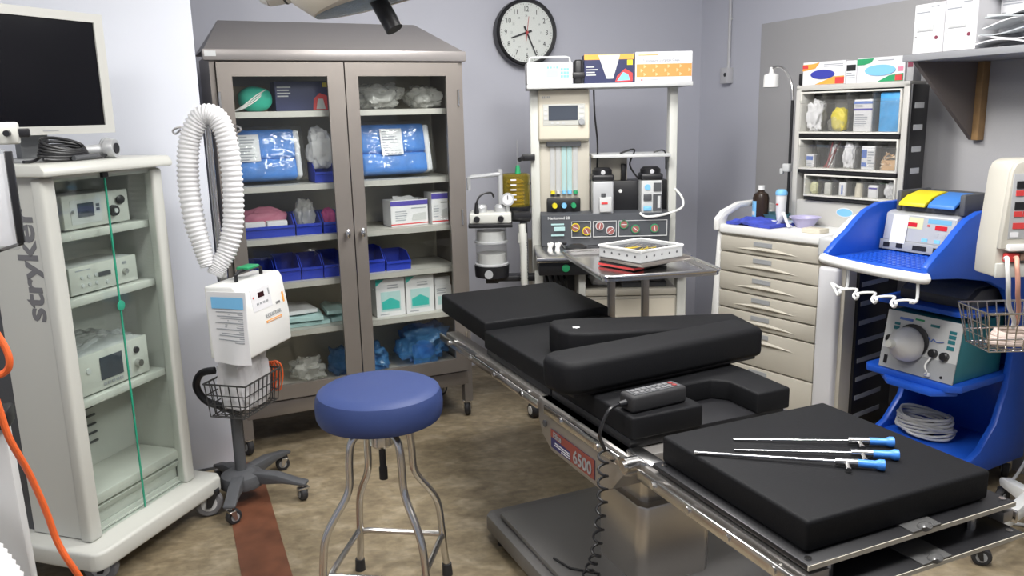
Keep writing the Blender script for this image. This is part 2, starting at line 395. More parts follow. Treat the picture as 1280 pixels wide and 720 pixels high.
def rows(t, x0, x1, z0, z1, n, m_, seed=0, y=-.0013, name='printed_lines'):
    """small unreadable print: one mesh of short bars"""
    rnd = random.Random(seed); p = MB(); h = (z1 - z0) / n
    for i in range(n):
        e = x0 + (x1 - x0) * rnd.uniform(.55, 1); p.box(x0, e, y, y + .001, z0 + h * i + h * .3, z0 + h * i + h * .7)
    return p.build(name, m_, t)
def poly_panel(t, pts, m_, y=-.0018, name='print_shape'):
    p = MB(); p.prism(pts, 'y', y, y + .0012); return p.build(name, m_, t)
def bin_(label, w, d, h, fr, pos, group, drz=0):
    """open stacking bin with a low sloped front"""
    t = thing('storage_bin', label, 'storage bin', fr.w(pos[0], pos[1], pos[2] + .0006), fr.rz + drz, group)
    b = MB(); q = .004; fh = h * .55
    side = [(0, 0), (d, 0), (d, h), (d * .35, h), (-.0, fh), (-.01, fh)]
    b.prism(side, 'x', 0, q); b.prism(side, 'x', w - q, w); b.box(0, w, 0, d, 0, q); b.box(0, w, d - q, d, 0, h)
    b.prism([(0, 0), (q, 0), (q - .006, fh), (-.012, fh), (-.012, fh - .012), (-.006, fh - .014)], 'x', 0, w)
    b.build('bin_body', BLUEB, t)
    l = MB(); l.prism([(-.0066, fh * .25), (-.0056, fh * .25), (-.010, fh * .7), (-.011, fh * .7)], 'x', w * .2, w * .62); 
    return t
def bag(name, label, size, mats, fr, pos, seed=0, group=None, cat='bag', amp=.35, sq=.8, drz=0, sub=4, inner=None):
    m = MB(); m.ball((0, 0, size[2] * .5), size[0] / 2, size[1] / 2, size[2] / 2, 0, sub, amp, 5, seed, sq, .001)
    o = m.build(name, mats, angle=60); put(o, fr, *pos, drz); tag(o, label, cat, group)
    return o
def wrapped_pack(label, w, d, h, pos, drz, seed):
    """folded blue surgical pack in a clear bag with a paper list on the front, leaning back"""
    t = thing('surgical_pack', label, 'surgical pack', CB.w(pos[0], pos[1], pos[2] + .031), 25 + drz, 'blue surgical packs in the steel cabinet')
    M = Matrix.Rotation(R(-14), 4, 'X')
    b = MB()
    for z0_, z1_ in ((.004, h * .42), (h * .42 - .004, h)): b.box(0, w * .93, .012, d - .012, z0_, z1_, 0, .022, 3, M)
    b.build('folded_drape', BLUEW, t)
    e = MB(); e.box(w * .9, w * .98, .008, d - .01, .006, h - .01, 0, .012, 3, M); e.build('white_edge', PAPER, t)
    l = MB(); lx_ = .10 if seed == 1 else .28
    l.box(w * lx_, w * (lx_ + .30), .001, .004, h * .36, h * .88, 0, 0, 2, M); lo = l.build('contents_list', PAPER, t)
    r_ = MB(); rn = random.Random(seed)
    for i in range(9):
        z = h * (.38 + .055 * i); r_.box(w * (lx_ + .03), w * (lx_ + rn.uniform(.12, .27)), -.0008, .001, z, z + .005, 0, 0, 2, M)
    r_.build('printed_lines', PAPERG, lo)
    f = MB(); f.box(-.012, w + .012, -.012, d + .006, .001, h + .012, 0, .025, 3, M); f.build('clear_bag', FILMP, t)
    return t
# --- top shelf
t = thing('face_mask', 'green moulded face mask with white straps on the top shelf of the steel cabinet', 'face mask', CB.w(.205, .14, 1.651), 25)
m = MB(); m.ball((0, 0, .058), .078, .05, .058, 0, 3, .05, 4, 2, .9, .001); m.build('mask_cup', GREENM, t)
for k in range(3):
    m = MB(); m.tube([(.05, -.02, .10), (.0, -.058, .075 - k * .01), (-.06, -.05, .03 - k * .006), (-.10, -.03, .006)], .003, 6, 0, 5); m.build('strap', WHITE, t)
def art_dark(t, w, d, h):
    rows(t, w * .04, w * .35, h * .45, h * .85, 4, LGREY, 3); poly_panel(t, [(w * .7, h * .02), (w * .98, h * .02), (w * .98, h * .5), (w * .84, h * .6), (w * .72, h * .4)], REDP, name='printed_picture')
    poly_panel(t, [(w * .76, h * .05), (w * .94, h * .05), (w * .9, h * .4), (w * .8, h * .4)], LGREY, -.0025, name='printed_highlight'); panel(t, w * .9, w * .99, h * .8, h * .95, YELLOW)
carton('glove_carton', 'dark navy glove carton on the top shelf of the steel cabinet', .25, .13, .138, NAVY, CB, (.295, .12, 1.651), 0, None, 'box', art_dark)
carton('kraft_carton', 'plain khaki carton behind the green mask in the steel cabinet', .17, .10, .12, mat('kraft', (.36, .30, .18), .7), CB, (.10, .21, 1.651))
bag('clear_supply_bag', 'crumpled clear bag, left of two on the right top shelf of the cabinet', (.22, .19, .125), FILMC, CB, (.815, .20, 1.651), 11, 'clear bags on the top shelf', amp=.4)
bag('clear_supply_bag', 'crumpled clear bag, right of two on the right top shelf of the cabinet', (.17, .17, .115), FILMC, CB, (1.055, .19, 1.651), 12, 'clear bags on the top shelf', amp=.4)
# --- second shelf
wrapped_pack('blue wrapped surgical pack with a paper list behind the left cabinet door', .33, .12, .245, (.075, .10, 1.306), 0, 1)
wrapped_pack('blue wrapped surgical pack with a paper list behind the right cabinet door', .38, .12, .255, (.695, .10, 1.306), 0, 2)
bag('tubing_bag', 'clear bag of pale blue papers in the bin beside the left surgical pack', (.12, .10, .19), [FILMW], CB, (.50, .16, 1.37), 21, None)
bin_('blue bin holding a clear bag beside the left surgical pack', .10, .16, .095, CB, (.45, .10, 1.306), 'blue bins in the steel cabinet')
# --- third shelf
for i, (x, w, lb) in enumerate(((.085, .25, 'wide blue bin of pink packets on the third cabinet shelf'), (.342, .125, 'blue bin with a crumpled clear bag on the third cabinet shelf'), (.475, .09, 'blue bin of magenta packets by the middle stile of the cabinet'))):
    bin_(lb, w, .18, .10, CB, (x, .10, 1.056), 'blue bins in the steel cabinet')
for k in range(2):
    t = carton('tissue_box', ['small white packet box, left in the wide blue bin', 'small white packet box, right in the wide blue bin'][k], .095, .05, .07, PAPER, CB, (.105 + k * .105, .115, 1.0605), 0, 'white packet boxes in the wide bin')
bag('pink_packet', 'pink plastic wrapped packet behind the white boxes in the wide blue bin', (.22, .07, .13), PINK, CB, (.21, .215, 1.0605), 31, amp=.2, cat='packet')
bag('clear_supply_bag', 'crumpled clear bag standing in the middle blue bin of the cabinet', (.085, .075, .16), FILMC, CB, (.405, .185, 1.0605), 33, None, amp=.4)
bag('magenta_packet', 'magenta wrapped packet in the narrow blue bin by the stile', (.07, .08, .11), mat('magenta_wrap', (.55, .06, .25), .5), CB, (.52, .18, 1.0605), 34, amp=.2, cat='packet')
def art_gloves(t, w, d, h):
    panel(t, 0, w, h * .80, h * .97, PURPLE); panel(t, 0, w, h * .07, h * .11, REDP); rows(t, w * .12, w * .45, h * .2, h * .62, 5, PAPERG, 5); panel(t, w * .55, w * .95, h * .66, h * .70, PAPERG)
    poly_panel(t, [(w * .55, h * .2), (w * .95, h * .2), (w * .95, h * .5), (w * .6, h * .45)], LGREY, name='printed_picture')
carton('glove_box', 'white open glove box with a purple band, larger one on the right third shelf', .205, .12, .135, PAPER, CB, (.825, .11, 1.056), 3, 'white glove boxes in the cabinet', 'box', art_gloves, True)
bag('glove_wad', 'white gloves bulging out of the larger open glove box', (.17, .085, .145), PAPER, CB, (.925, .175, 1.0595), 36, None, 'gloves', .3)
carton('glove_box', 'narrow white glove box with a purple top beside the open glove box', .09, .12, .165, PAPER, CB, (1.045, .10, 1.056), 0, 'white glove boxes in the cabinet', 'box', art_gloves)
# --- fourth shelf
for i, (x, w, h, lb) in enumerate(((.07, .155, .10, 'first empty blue bin at the left end of the fourth cabinet shelf'), (.232, .115, .115, 'second blue bin from the left on the fourth cabinet shelf'), (.352, .105, .11, 'third blue bin from the left on the fourth cabinet shelf'), (.462, .10, .115, 'fourth blue bin from the left, by the stile on the fourth cabinet shelf'), (.69, .085, .12, 'taller blue bin behind the right door beside the stile'), (.785, .13, .09, 'low blue bin alone at the right of the fourth cabinet shelf'))):
    bin_(lb, w, .18, h, CB, (x, .10, .834), 'blue bins in the steel cabinet')
# --- fifth shelf
for k, (x, y, z, w, lb, dz) in enumerate(((.20, .10, .592, .28, 'bottom pale teal sterile pack of the stack in the cabinet', 3), (.22, .10, .622, .22, 'middle pale teal sterile pack of the stack in the cabinet', -5), (.235, .12, .652, .19, 'top white sterile pack of the stack in the cabinet', 6), (.47, .13, .632, .10, 'folded teal sterile pack on its neighbour beside the cabinet stile', -2), (.49, .13, .592, .10, 'thick teal sterile pack on the shelf beside the cabinet stile', 0))):
    m = MB(); m.sheet(lambda u, v, w=w: (u * w, v * .20, max(.020, .026 + .008 * math.sin(u * 7 + k) * math.sin(v * 5) - .014 * abs(2 * u - 1) ** 4 - .010 * (1 - v) ** 6)), 16, 10, 0, .018)
    put(tag(m.build('sterile_pack', PAPER if k == 2 else TEALP), lb, 'sterile pack', 'sterile packs in the cabinet'), CB, x, y, z, dz)
def art_teal(t, w, d, h):
    panel(t, w * .16, w * .84, h * .14, h * .66, TEALP, name='pale_panel'); poly_panel(t, [(w * .2, h * .2), (w * .8, h * .2), (w * .8, h * .38), (w * .5, h * .5), (w * .2, h * .4)], TEAL, -.0026); poly_panel(t, [(w * .0, h * 1.0), (w * .0, h * .82), (w * .3, h * 1.0)], TEAL); rows(t, w * .12, w * .6, h * .03, h * .1, 1, PAPERG, 8)
    rows(t, w * .4, w * .9, h * .72, h * .86, 2, PAPERG, 9)
for k in range(2):
    carton('dressing_carton', ['white and teal dressing carton, left of the pair on the fifth cabinet shelf', 'white and teal dressing carton, right of the pair on the fifth cabinet shelf'][k], .155, .12, .20, PAPER, CB, (.72 + k * .162, .10, .592), 0, 'teal dressing cartons', 'box', art_teal)
carton('small_carton', 'small white carton with a teal patch beside the dressing cartons', .095, .12, .13, PAPER, CB, (1.05, .12, .592), 0, None, 'box', lambda t, w, d, h: (panel(t, w * .15, w * .85, h * .2, h * .55, TEALP), rows(t, .01, w * .9, h * .65, h * .9, 3, PAPERG, 4)))
carton('flat_carton', 'low white carton lying on the small teal-patched carton', .09, .11, .045, PAPER, CB, (1.052, .125, .722))
# --- bottom
for k, (x, y, s_, mt, lb, sd) in enumerate(((.365, .20, (.15, .15, .11), FILMC, 'empty clear bag on the cabinet floor behind the left door', 41), (.53, .20, (.10, .16, .14), FILMB, 'blue plastic bag behind the middle stile on the cabinet floor', 42), (.725, .19, (.11, .18, .13), FILMB, 'smaller blue plastic bag on the cabinet floor behind the right door', 43), (1.0, .21, (.24, .2, .21), FILMB, 'large blue plastic bag filling the cabinet floor at the right', 44))):
    bag('plastic_bag', lb, s_, mt, CB, (x, y, .29), sd, 'plastic bags on the cabinet floor', amp=.45)
bag('blue_drape_bundle', 'bundle of folded blue drapes inside the large blue bag', (.12, .09, .10), BLUEW, CB, (1.0, .21, .302), 45, cat='drape', amp=.15)

# ================================================================ endoscopy tower
TW = Fr(-1.525, 2.655, 72)
tw = thing('endoscopy_tower', 'cream endoscopy tower cart with glass doors standing in front of the pale wall', 'equipment cart', (-1.525, 2.655, 0), 72)
m = MB()   # shell: sides, back; rear section darker
m.prism([(0.0, .17), (.25, .17), (.25, 1.45), (.0, 1.45)], 'x', .025, .05); m.prism([(0.0, .17), (.25, .17), (.25, 1.45), (.0, 1.45)], 'x', .535, .56)
m.box(.05, .535, .235, .25, .17, 1.45); m.box(.05, .535, .02, .24, .17, .19); m.box(.05, .535, .0, .24, 1.43, 1.45)
m.build('body', CREAM, tw)
m = MB(); m.box(.04, .545, .25, .42, .16, 1.45, 0, .01); m.build('rear_housing', DGREY, tw)
for x0, x1 in ((.012, .07), (.515, .568)):
    m = MB(); m.box(x0, x1, -.02, .03, .165, 1.445, 0, .012, 3); m.build('stile', CREAM, tw)
m = MB(); m.prism([(-.06, 1.452), (-.06, 1.470), (-.045, 1.492), (.44, 1.492), (.44, 1.452)], 'x', -.01, .585, 0, .008); m.build('top_panel', CREAM, tw)
m = MB(); m.prism([(-.035, -.095), (-.05, -.075), (-.05, .43), (.60, .43), (.64, .3), (.645, -.07), (.62, -.10), (.0, -.105)], 'z', .095, .165, 0, .022, 3); m.build('base', CREAM, tw)
for z in (1.25, 1.02, .655):
    m = MB(); m.box(.06, .525, .03, .235, z - .028, z, 0, .004); m.build('shelf', CREAM, tw)
m = MB(); m.box(.055, .53, .012, .235, .27, .31, 0, .006); m.box(.055, .53, .012, .24, .17, .175); m.build('shelf', CREAM, tw)
m = MB(); m.box(.062, .52, .03, .22, .19, .262, 0, .004); dr = m.build('drawer', CREAM, tw)
m = MB(); m.prism([(.012, .262), (.03, .262), (.03, .232), (.02, .24)], 'x', .062, .52); m.build('drawer_lip', CREAM, dr)
m = MB()
for k in range(6):
    for zc in (.40, ): m.box(.13, .34, .226, .234, zc + k * .035, zc + k * .035 + .006)
m.build('cable_slots', DGREY, tw)
for x0, x1 in ((.072, .291), (.294, .514)):
    m = MB(); m.box(x0, x1, -.008, -.004, .17, 1.44); g = m.build('glass_door', GLASSG, tw)
    e = MB(); xe = x1 if x0 < .1 else x0
    e.box(xe - .0015, xe + .0015, -.0085, -.0035, .17, 1.44); 
    e.build('door_edge', GEDGE, g)
m = MB(); m.lathe([(.016, -.001), (.019, 0), (.016, .001)], (.293, -.010, .965), (0, 1, 0), 20); m.build('finger_pull', GEDGE, tw)
m = MB(); m.box(.28, .306, -.012, .0, 1.43, 1.447); m.build('door_latch', BLACK, tw)
for (x, y, t_) in ((.50, -.03, 62), (.06, -.03, 30), (.06, .35, 80), (.54, .35, 40)): caster(tw, x + (.09 if x == .50 else 0), y - (.05 if x == .50 else 0), .058, .11, 40 if x == .5 else t_, w=.036, wheel=[GREYR, LGREY], fork=BLACK)
# side lettering, reading upwards on the left side
text('stryker', .118, GREYR, tw, (.0240, .088, .965), Matrix(((0, 0, -1), (0, 1, 0), (1, 0, 0))).to_euler(), 'side_lettering', 1.12, .003, 'LEFT')
def console(label, x, y, z, w, d, h, build_face, name='video_console'):
    t = thing(name, label, 'medical console', TW.w(x, y, z + .0006), 72)
    b = MB(); b.box(0, w, .012, d, .008, h, 0, .004); b.box(.02, w - .02, .03, d - .02, 0, .01, 0); b.build('housing', LGREY, t)
    f = MB(); f.box(-.002, w + .002, 0, .014, .006, h + .002, 0, .004); f.build('front_panel', CREAM, t); build_face(t, w, h); return t
def knob(t, x, z, r, m_=BLACK, y=0, name='knob', l=.012, r2=None):
    k = MB(); k.cyl((x, y, z), (x, y - l, z), r, r2 or r * .9, 18); return k.build(name, m_, t)
def f1(t, w, h):
    panel(t, w * .10, w * .56, h * .17, h * .86, LGREY, -.001, 'control_panel'); panel(t, w * .20, w * .44, h * .36, h * .76, LCD, -.003, 'display')
    for z in (.5, .62): panel(t, w * .48, w * .53, h * z, h * (z + .08), DGREY, -.003, 'button')
    knob(t, w * .13, h * .55, .006, CREAM); knob(t, w * .74, h * .42, .021, BLACK, 0, 'socket', .014); knob(t, w * .74, h * .42, .009, LGREY, -.014, 'socket_pin', .004)
    q = MB(); q.ball((w * .86, -.006, h * .72), .022, .006, .017, 0, 2); q.build('port_cover', BLACK, t)
console('cream camera console with a small blue-grey display on the top tower shelf', .155, .055, 1.25, .30, .17, .122, f1)
def f2(t, w, h):
    panel(t, w * .40, w * .58, h * .52, h * .68, DGREY, -.003, 'display')
    for i in range(3):
        for j in range(2): knob(t, w * (.16 + .1 * i), h * (.34 + .28 * j), .007, LGREY, 0, 'button', .004)
    knob(t, w * .52, h * .28, .008, LGREY, 0, 'button', .004); knob(t, w * .80, h * .5, .011, STEELB, 0, 'socket', .012); rows(t, w * .08, w * .4, h * .83, h * .92, 1, PAPERG, 3); panel(t, w * .78, w * .84, h * .76, h * .86, GREY)
console('low cream console with round buttons on the second tower shelf', .145, .055, 1.02, .315, .17, .102, f2)
def f3(t, w, h):
    panel(t, w * .28, w * .60, h * .28, h * .84, LCD, -.003, 'display')
    for k in range(5): panel(t, w * (.3 + .06 * k), w * (.345 + .06 * k), h * .14, h * .21, GREY, -.003, 'button')
    knob(t, w * .12, h * .62, .011, LGREY, 0, 'power_button', .004); knob(t, w * .82, h * .72, .013, BLACK, 0, 'socket', .008); knob(t, w * .82, h * .38, .015, STEELB, 0, 'socket', .02)
    panel(t, w * .7, w * .72, h * .1, h * .9, LGREY)
console('cream insufflator console under clear film on the third tower shelf', .125, .05, .655, .335, .17, .15, f3)
m = MB(); m.sheet(lambda u, v: (u * .27, v * .15, .008 + .035 * abs(noise.noise(Vector((u * 6, v * 5, 2)))) + .03 * math.sin(u * 3.1)), 24, 14, 0, .0008)
put(tag(m.build('film_cover', FILM, angle=60), 'crumpled clear plastic film lying on the insufflator console', 'plastic film'), TW, .14, .06, .8065)
# camera head and cable on the tower
t = thing('camera_cable', 'black coiled camera cable with a round camera head on the tower top', 'camera head', TW.w(.19, .06, 1.492), 72)
m = MB()
for k in range(5):
    a = [((.10 - .004 * k) * math.cos(q * PI / 6 + k) + .0, -.005 + (.03) * math.sin(q * PI / 6 + k), .022 + .009 * k + (.006 + .004 * k) * math.sin(q * PI / 6 + k * .9)) for q in range(12)]
    m.tube(a, .0055, 8, 0, 4, True)
m.tube([(-.1, -.02, .012), (-.06, -.03, .007), (.05, -.03, .007), (.12, -.04, .008), (.16, -.03, .012)], .006, 8, 0, 5)
m.tube([(-.16, .0, .007), (-.1, .02, .007), (-.04, .03, .03)], .005, 8, 0, 5)
m.build('cable', BLACK, t)
m = MB(); m.cyl((.0, -.045, .010), (.12, -.035, .012), .0095, .0095, 12); m.build('strain_relief', DGREY, t)
m = MB(); m.cyl((.10, .015, .032), (.17, -.01, .032), .015, .02, 20); m.lathe([(.012, -.02), (.032, -.02), (.034, -.01), (.034, .012), (.02, .02), (.001, .02)], (.185, -.03, .035), (-.3, 1, 0), 24); m.build('camera_body', SILVER, t)
m = MB(); m.lathe([(.010, -.024), (.019, -.024), (.019, -.01), (.010, -.01)], (.185, -.03, .035), (-.3, 1, 0), 20); m.build('lens_ring', BLACK, t)
m = MB(); m.tube([(.20 + .03 * math.cos(q), .0, .035 + .033 * math.sin(q)) for q in [i * PI / 8 for i in range(-7, 8)]], .007, 8); m.build('coupler_ring', GREY, t)
# monitor
mo = thing('flat_monitor', 'flat medical monitor with a pale grey bezel on the tower', 'monitor', TW.w(.20, .16, 1.492), 66)
m = MB(); m.box(-.12, .12, -.07, .1, 0, .012, 0, .004); m.box(-.055, .055, .03, .06, .01, .20, 0, .006); m.build('stand', GREY, mo)
m = MB(); m.frame(-.245, .262, .09, .505, -.215, .225, .118, .475, -.06, -.02); m.box(-.24, .257, -.052, .03, .095, .50, 0, .01); m.build('bezel', mat('bezel_grey', (.50, .50, .47), .45), mo)
m = MB(); m.box(-.217, .227, -.054, -.048, .116, .477); m.build('screen', SCREEN, mo)
rows(mo, -.03, .03, .10, .107, 1, GREY, 2, -.0612, 'maker_mark')
t = tag(MB().box(0, .16, 0, .15, 0, .03, 0, .006).build('foot_plate', GREY), 'flat grey metal plate on the floor under the tower base', 'plate'); put(t, TW, -.135, -.20, -.0006); 

# ================================================================ things at the far left edge
t = thing('suction_stand', 'slim white post stand with a clear pouch and black clamp beside the tower', 'stand', (-1.27, 1.90, 0), 20)
m = MB(); m.prism([(-.045, .0), (.045, .0), (.030, .93), (-.030, .93)], 'y', -.03, .03, 0, .008); m.box(-.20, .08, -.07, .13, 0, .06, 0, .02, 3); m.build('post', LGREY, t)
m = MB(); m.box(-.052, .040, -.042, .042, .90, .945, 0, .006); m.build('clamp', BLACK, t)
m = MB(); m.cyl((0, 0, .93), (0, 0, 1.66), .012); m.build('upper_pole', STEELB, t)
m = MB(); m.box(-.06, .15, -.045, -.02, 1.575, 1.625, 0, .006); bo = m.build('control_box', CREAM, t)
m = MB(); m.cyl((.13, -.045, 1.60), (.13, -.065, 1.60), .007); m.box(.148, .172, -.04, -.025, 1.59, 1.61, 0, .004); m.build('plug', BLACK, bo)
m = MB(); m.box(-.10, .117, -.05, -.047, 1.345, 1.555); pg = m.build('printed_sheet', PAPER, t)
m = MB()
rn = random.Random(4)
for k in range(13): m.box(-.09, rn.uniform(.04, .10), -.0512, -.050, 1.37 + k * .013, 1.374 + k * .013)
m.box(-.09, .10, -.0512, -.050, 1.535, 1.545, 1); m.build('printed_lines', [PAPERG, ORANGEP], pg)
m = MB(); m.box(-.105, .121, -.056, -.040, 1.335, 1.565, 0, .004); m.build('clear_pouch', FILM, t)
m = MB(); m.box(.117, .133, -.055, -.04, 1.35, 1.56, 0, .002); m.tube([(-.11, -.05, 1.325), (.06, -.05, 1.33), (.13, -.05, 1.35)], .004); m.build('pouch_frame', BLACK, t)
m = MB(); m.tube([(-1.27, 1.80, 1.26), (-1.20, 1.81, 1.205), (-1.165, 1.82, 1.13), (-1.157, 1.82, 1.085), (-1.178, 1.82, 1.058), (-1.23, 1.80, 1.05), (-1.27, 1.80, 1.065), (-1.29, 1.80, 1.05), (-1.26, 1.80, 1.035), (-1.205, 1.81, 1.03), (-1.186, 1.82, .904), (-1.171, 1.85, .80), (-1.156, 1.87, .69), (-1.145, 1.88, .60), (-1.12, 1.89, .52), (-1.08, 1.95, .35), (-1.03, 2.10, .16), (-1.02, 2.2, .011), (-1.1, 2.4, .010), (-1.3, 2.45, .010)], .008, 10, 0, 7)
tag(m.build('power_cord', ORANGE), 'orange power cord looping down in front of the tower side', 'cord')
m = MB(); pts = [(-1.34, 1.79, .74), (-1.26, 1.76, .66), (-1.19, 1.74, .56), (-1.15, 1.72, .44), (-1.13, 1.71, .28), (-1.12, 1.71, .12), (-1.13, 1.71, .03)]
m.tube(pts, .040, 18, 0, 16, rf=lambda i, n: 1 + .06 * math.cos(i * PI))
tag(m.build('suction_hose', HOSE, angle=80), 'fat white ribbed hose curving over the stand foot at the frame edge', 'hose')
bag('dark_cover', 'crumpled dark grey plastic cover beside the white ribbed hose', (.26, .22, .52), DGREY, Fr(-1.10, 1.56, 0), (0, 0, 0), 61, None, 'cover', .2)

# ================================================================ convective warmer on its stand
ws = thing('warmer_stand', 'dark four-leg rolling stand with a wire basket carrying the air warmer', 'rolling stand', (-1.19, 3.33, 0), 75)
m = MB(); m.cyl((0, 0, .10), (0, 0, .62), .024, .024, 16); m.build('lower_post', DGREY, ws)
m = MB(); m.cyl((0, 0, .60), (0, 0, 1.60), .0125, .0125, 14); m.cyl((0, 0, .98), (0, 0, 1.06), .022, .022, 14); m.build('pole', STEELB, ws)
def rot75(px, py): a = R(-75); return (px * math.cos(a) - py * math.sin(a), px * math.sin(a) + py * math.cos(a))
wl = [(-1.167, 3.10), (-.92, 3.30), (-1.087, 3.63), (-1.345, 3.50)]
m = MB(); m.lathe([(.001, .14), (.05, .14), (.085, .12), (.095, .09), (.09, .07), (.001, .07)], (0, 0, 0), (0, 0, 1), 20); m.build('hub', DGREY, ws)
for (wx, wy) in wl:
    lx, ly = rot75(wx + 1.19, wy - 3.33); L_ = math.hypot(lx, ly); a = math.atan2(ly, lx)
    m = MB(); M = Matrix.Rotation(a, 4, 'Z')
    m.prism([(.04, .075), (.04, .135), (L_ * .6, .125), (L_ - .02, .098), (L_ + .02, .09), (L_ + .02, .075), (L_ * .7, .085)], 'y', -.026, .026, 0, .008, 2, M); lg = m.build('leg', DGREY, ws)
    c = caster(lg, lx, ly, .032, .085, math.degrees(a) + 40, w=.03)
m = MB(); m.tube([(-.092, .06, .568), (-.153, .06, .555), (-.179, .06, .497), (-.143, .06, .432), (-.062, .04, .408), (.0, .0, .402), (.02, .0, .402)], .016, 10, 0, 6); m.build('push_handle', BLACK, ws, rz=-75)
# basket (children of the stand): rim and wires, one mesh
bx0, bx1, by0, by1, bz0, bz1 = -.135, .135, -.148, .045, .425, .565
m = MB(); rr = .0028
for z, s_ in ((bz1, 0), (bz1 - .048, .006), (bz0 + .048, .012), (bz0, .018)):
    m.tube([(bx0 + s_, by0 + s_, z), (bx1 - s_, by0 + s_, z), (bx1 - s_, by1 - s_, z), (bx0 + s_, by1 - s_, z)], rr * (1.5 if z == bz1 else 1), 6, 0, 0, True)
for k in range(9):
    x = bx0 + .005 + (bx1 - bx0 - .01) * k / 8
    m.tube([(x, by0, bz1), (x, by0 + .018, bz0), (x, by1 - .018, bz0), (x, by1, bz1)], rr, 6)
for k in range(1, 5):
    y = by0 + (by1 - by0) * k / 5
    m.tube([(bx0, y, bz1), (bx0 + .018, y, bz0), (bx1 - .018, y, bz0), (bx1, y, bz1)], rr, 6)
m.build('wire_basket', WIRE, ws)
for s_ in (-1, 1):
    m = MB(); m.tube([(0, 0, 1.585), (s_ * .05, .01, 1.592), (s_ * .115, 0, 1.592), (s_ * .135, -.012, 1.58), (s_ * .12, -.025, 1.568), (s_ * .10, -.02, 1.585)], .0045, 8, 0, 5); m.build('bag_hook', STEELB, ws, rz=-75)
WS = Fr(-1.19, 3.33, 75)
bag('plastic_wrapped_blanket', 'white blanket in clear plastic stuffed in the wire basket', (.13, .07, .16), [PAPER], WS, (.005, -.058, .445), 71, None, 'blanket', .16, .55)
bag('blanket_wrap', 'clear crinkled plastic wrap bulging out over the basket blanket', (.205, .135, .26), FILMW, WS, (.0, -.058, .4285), 72, None, 'plastic wrap', .22, .5)
m = MB()
for k in range(5):
    x = .150 + k * .004
    q_ = k * .018; m.tube([(x, -.11 + q_, .585 - .006 * k), (x + .012, -.135 + q_, .57), (x + .016, -.14 + q_, .52), (x + .012 + .006 * (k % 2), -.125 + q_, .455 - k * .006), (x + .016, -.10 + q_, .46), (x + .008, -.095 + q_, .53)], .0036, 7, 0, 5, True)
put(tag(m.build('extension_cord', ORANGE), 'orange cord coiled over the corner of the wire basket', 'cord'), WS, 0, 0, 0)
# the warmer itself
wu = thing('air_warmer', 'white box-shaped patient air warmer hanging on the stand pole', 'air warmer', WS.w(-.18, -.20, .69), 75)
m = MB(); m.prism([(0, 0), (.165, 0), (.165, .295), (.035, .30), (.022, .275), (.0, .13)], 'x', 0, .345, 0, .010, 3); m.build('housing', WHITE, wu)
sl = math.atan2(.022, .145)
def onface(x, z, extra=.0):   # point on the sloped upper front
    return (x, .022 * (z - .13) / .145 - extra, z)
def slab(x0, x1, z0, z1, m_, nm, e=.0015):
    p = MB(); y0, y1 = onface(0, z0)[1], onface(0, z1)[1]; p.prism([(y0 - e, z0), (y0 + .002, z0), (y1 + .002, z1), (y1 - e, z1)], 'x', x0, x1); return p.build(nm, m_, wu)
slab(.085, .225, .175, .262, PAPER, 'control_panel'); slab(.135, .178, .225, .245, DARKLED, 'display', .003); slab(.096, .103, .227, .234, REDP, 'button', .003)
for k in range(4): slab(.115 + k * .023, .129 + k * .023, .198, .206, GREY, 'button', .003)
slab(.21, .218, .225, .25, GREY, 'button', .003)
fr_ = (PI / 2 - sl, 0, 0)
text('EQUATOR', .023, GREY, wu, (.217, onface(0, .135)[1] - .002, .143), fr_, 'brand_lettering', 1.05, .0001)
m = MB(); m.box(.16, .275, -.002, .004, .114, .124); m.build('orange_strip', ORANGEP, wu)
rows(wu, .165, .27, .1155, .1215, 1, PAPER, 2, -.0028, 'strip_lettering')
text('LEVEL', .014, DGREY, wu, (.268, onface(0, .18)[1] - .002, .178), fr_, 'mark_lettering'); text('1', .055, ORANGEP, wu, (.312, onface(0, .19)[1] - .002, .19), fr_, 'mark_numeral', 1.0, .003)
m = MB(); m.tube([(.08, .07, .298), (.08, .07, .325), (.10, .07, .335), (.24, .07, .335), (.26, .07, .325), (.26, .07, .298)], .008, 8); m.build('carry_handle', BLACK, wu)
m = MB(); m.box(.13, .215, .045, .10, .338, .349, 0, .004, 2); m.build('green_tag', GREEN, wu)
m = MB(); m.box(.14, .20, .165, .186, .04, .28, 0, .006); m.build('pole_bracket', BLACK, wu)
# document pouch on its left end
m = MB(); m.sheet(lambda u, v: (-.012 - .012 * math.sin(u * 5 + v * 2) * (1 - v) - .004, -.03 + u * .17, -.008 + v * .288), 14, 18, 0, .004)
po = m.build('document_pouch', PAPER); po.location = wu.location; po.rotation_euler = wu.rotation_euler; tag(po, 'white paper instruction sheets in a pouch on the end of the air warmer', 'papers')
m = MB(); m.sheet(lambda u, v: (-.0205 - .012 * math.sin((.06 + u * .82) * 5 + (.80 + v * .14) * 2) * (.20 - v * .14) - .004, -.02 + u * .14, .215 + v * .045), 10, 4, 0, -.001); m.build('blue_heading', SKY, po)
m = MB()
for k in range(15):
    v0 = .30 + .03 * k
    m.sheet(lambda u, v: (-.018 - .012 * math.sin((.1 + u * .7) * 5 + v0 * 2) * (1 - v0) - .004, -.015 + u * (.10 + .03 * math.sin(k * 2.3)), -.008 + v0 * .288 + v * .0035), 5, 1, 0, -.001)
m.build('printed_lines', PAPERG, po)
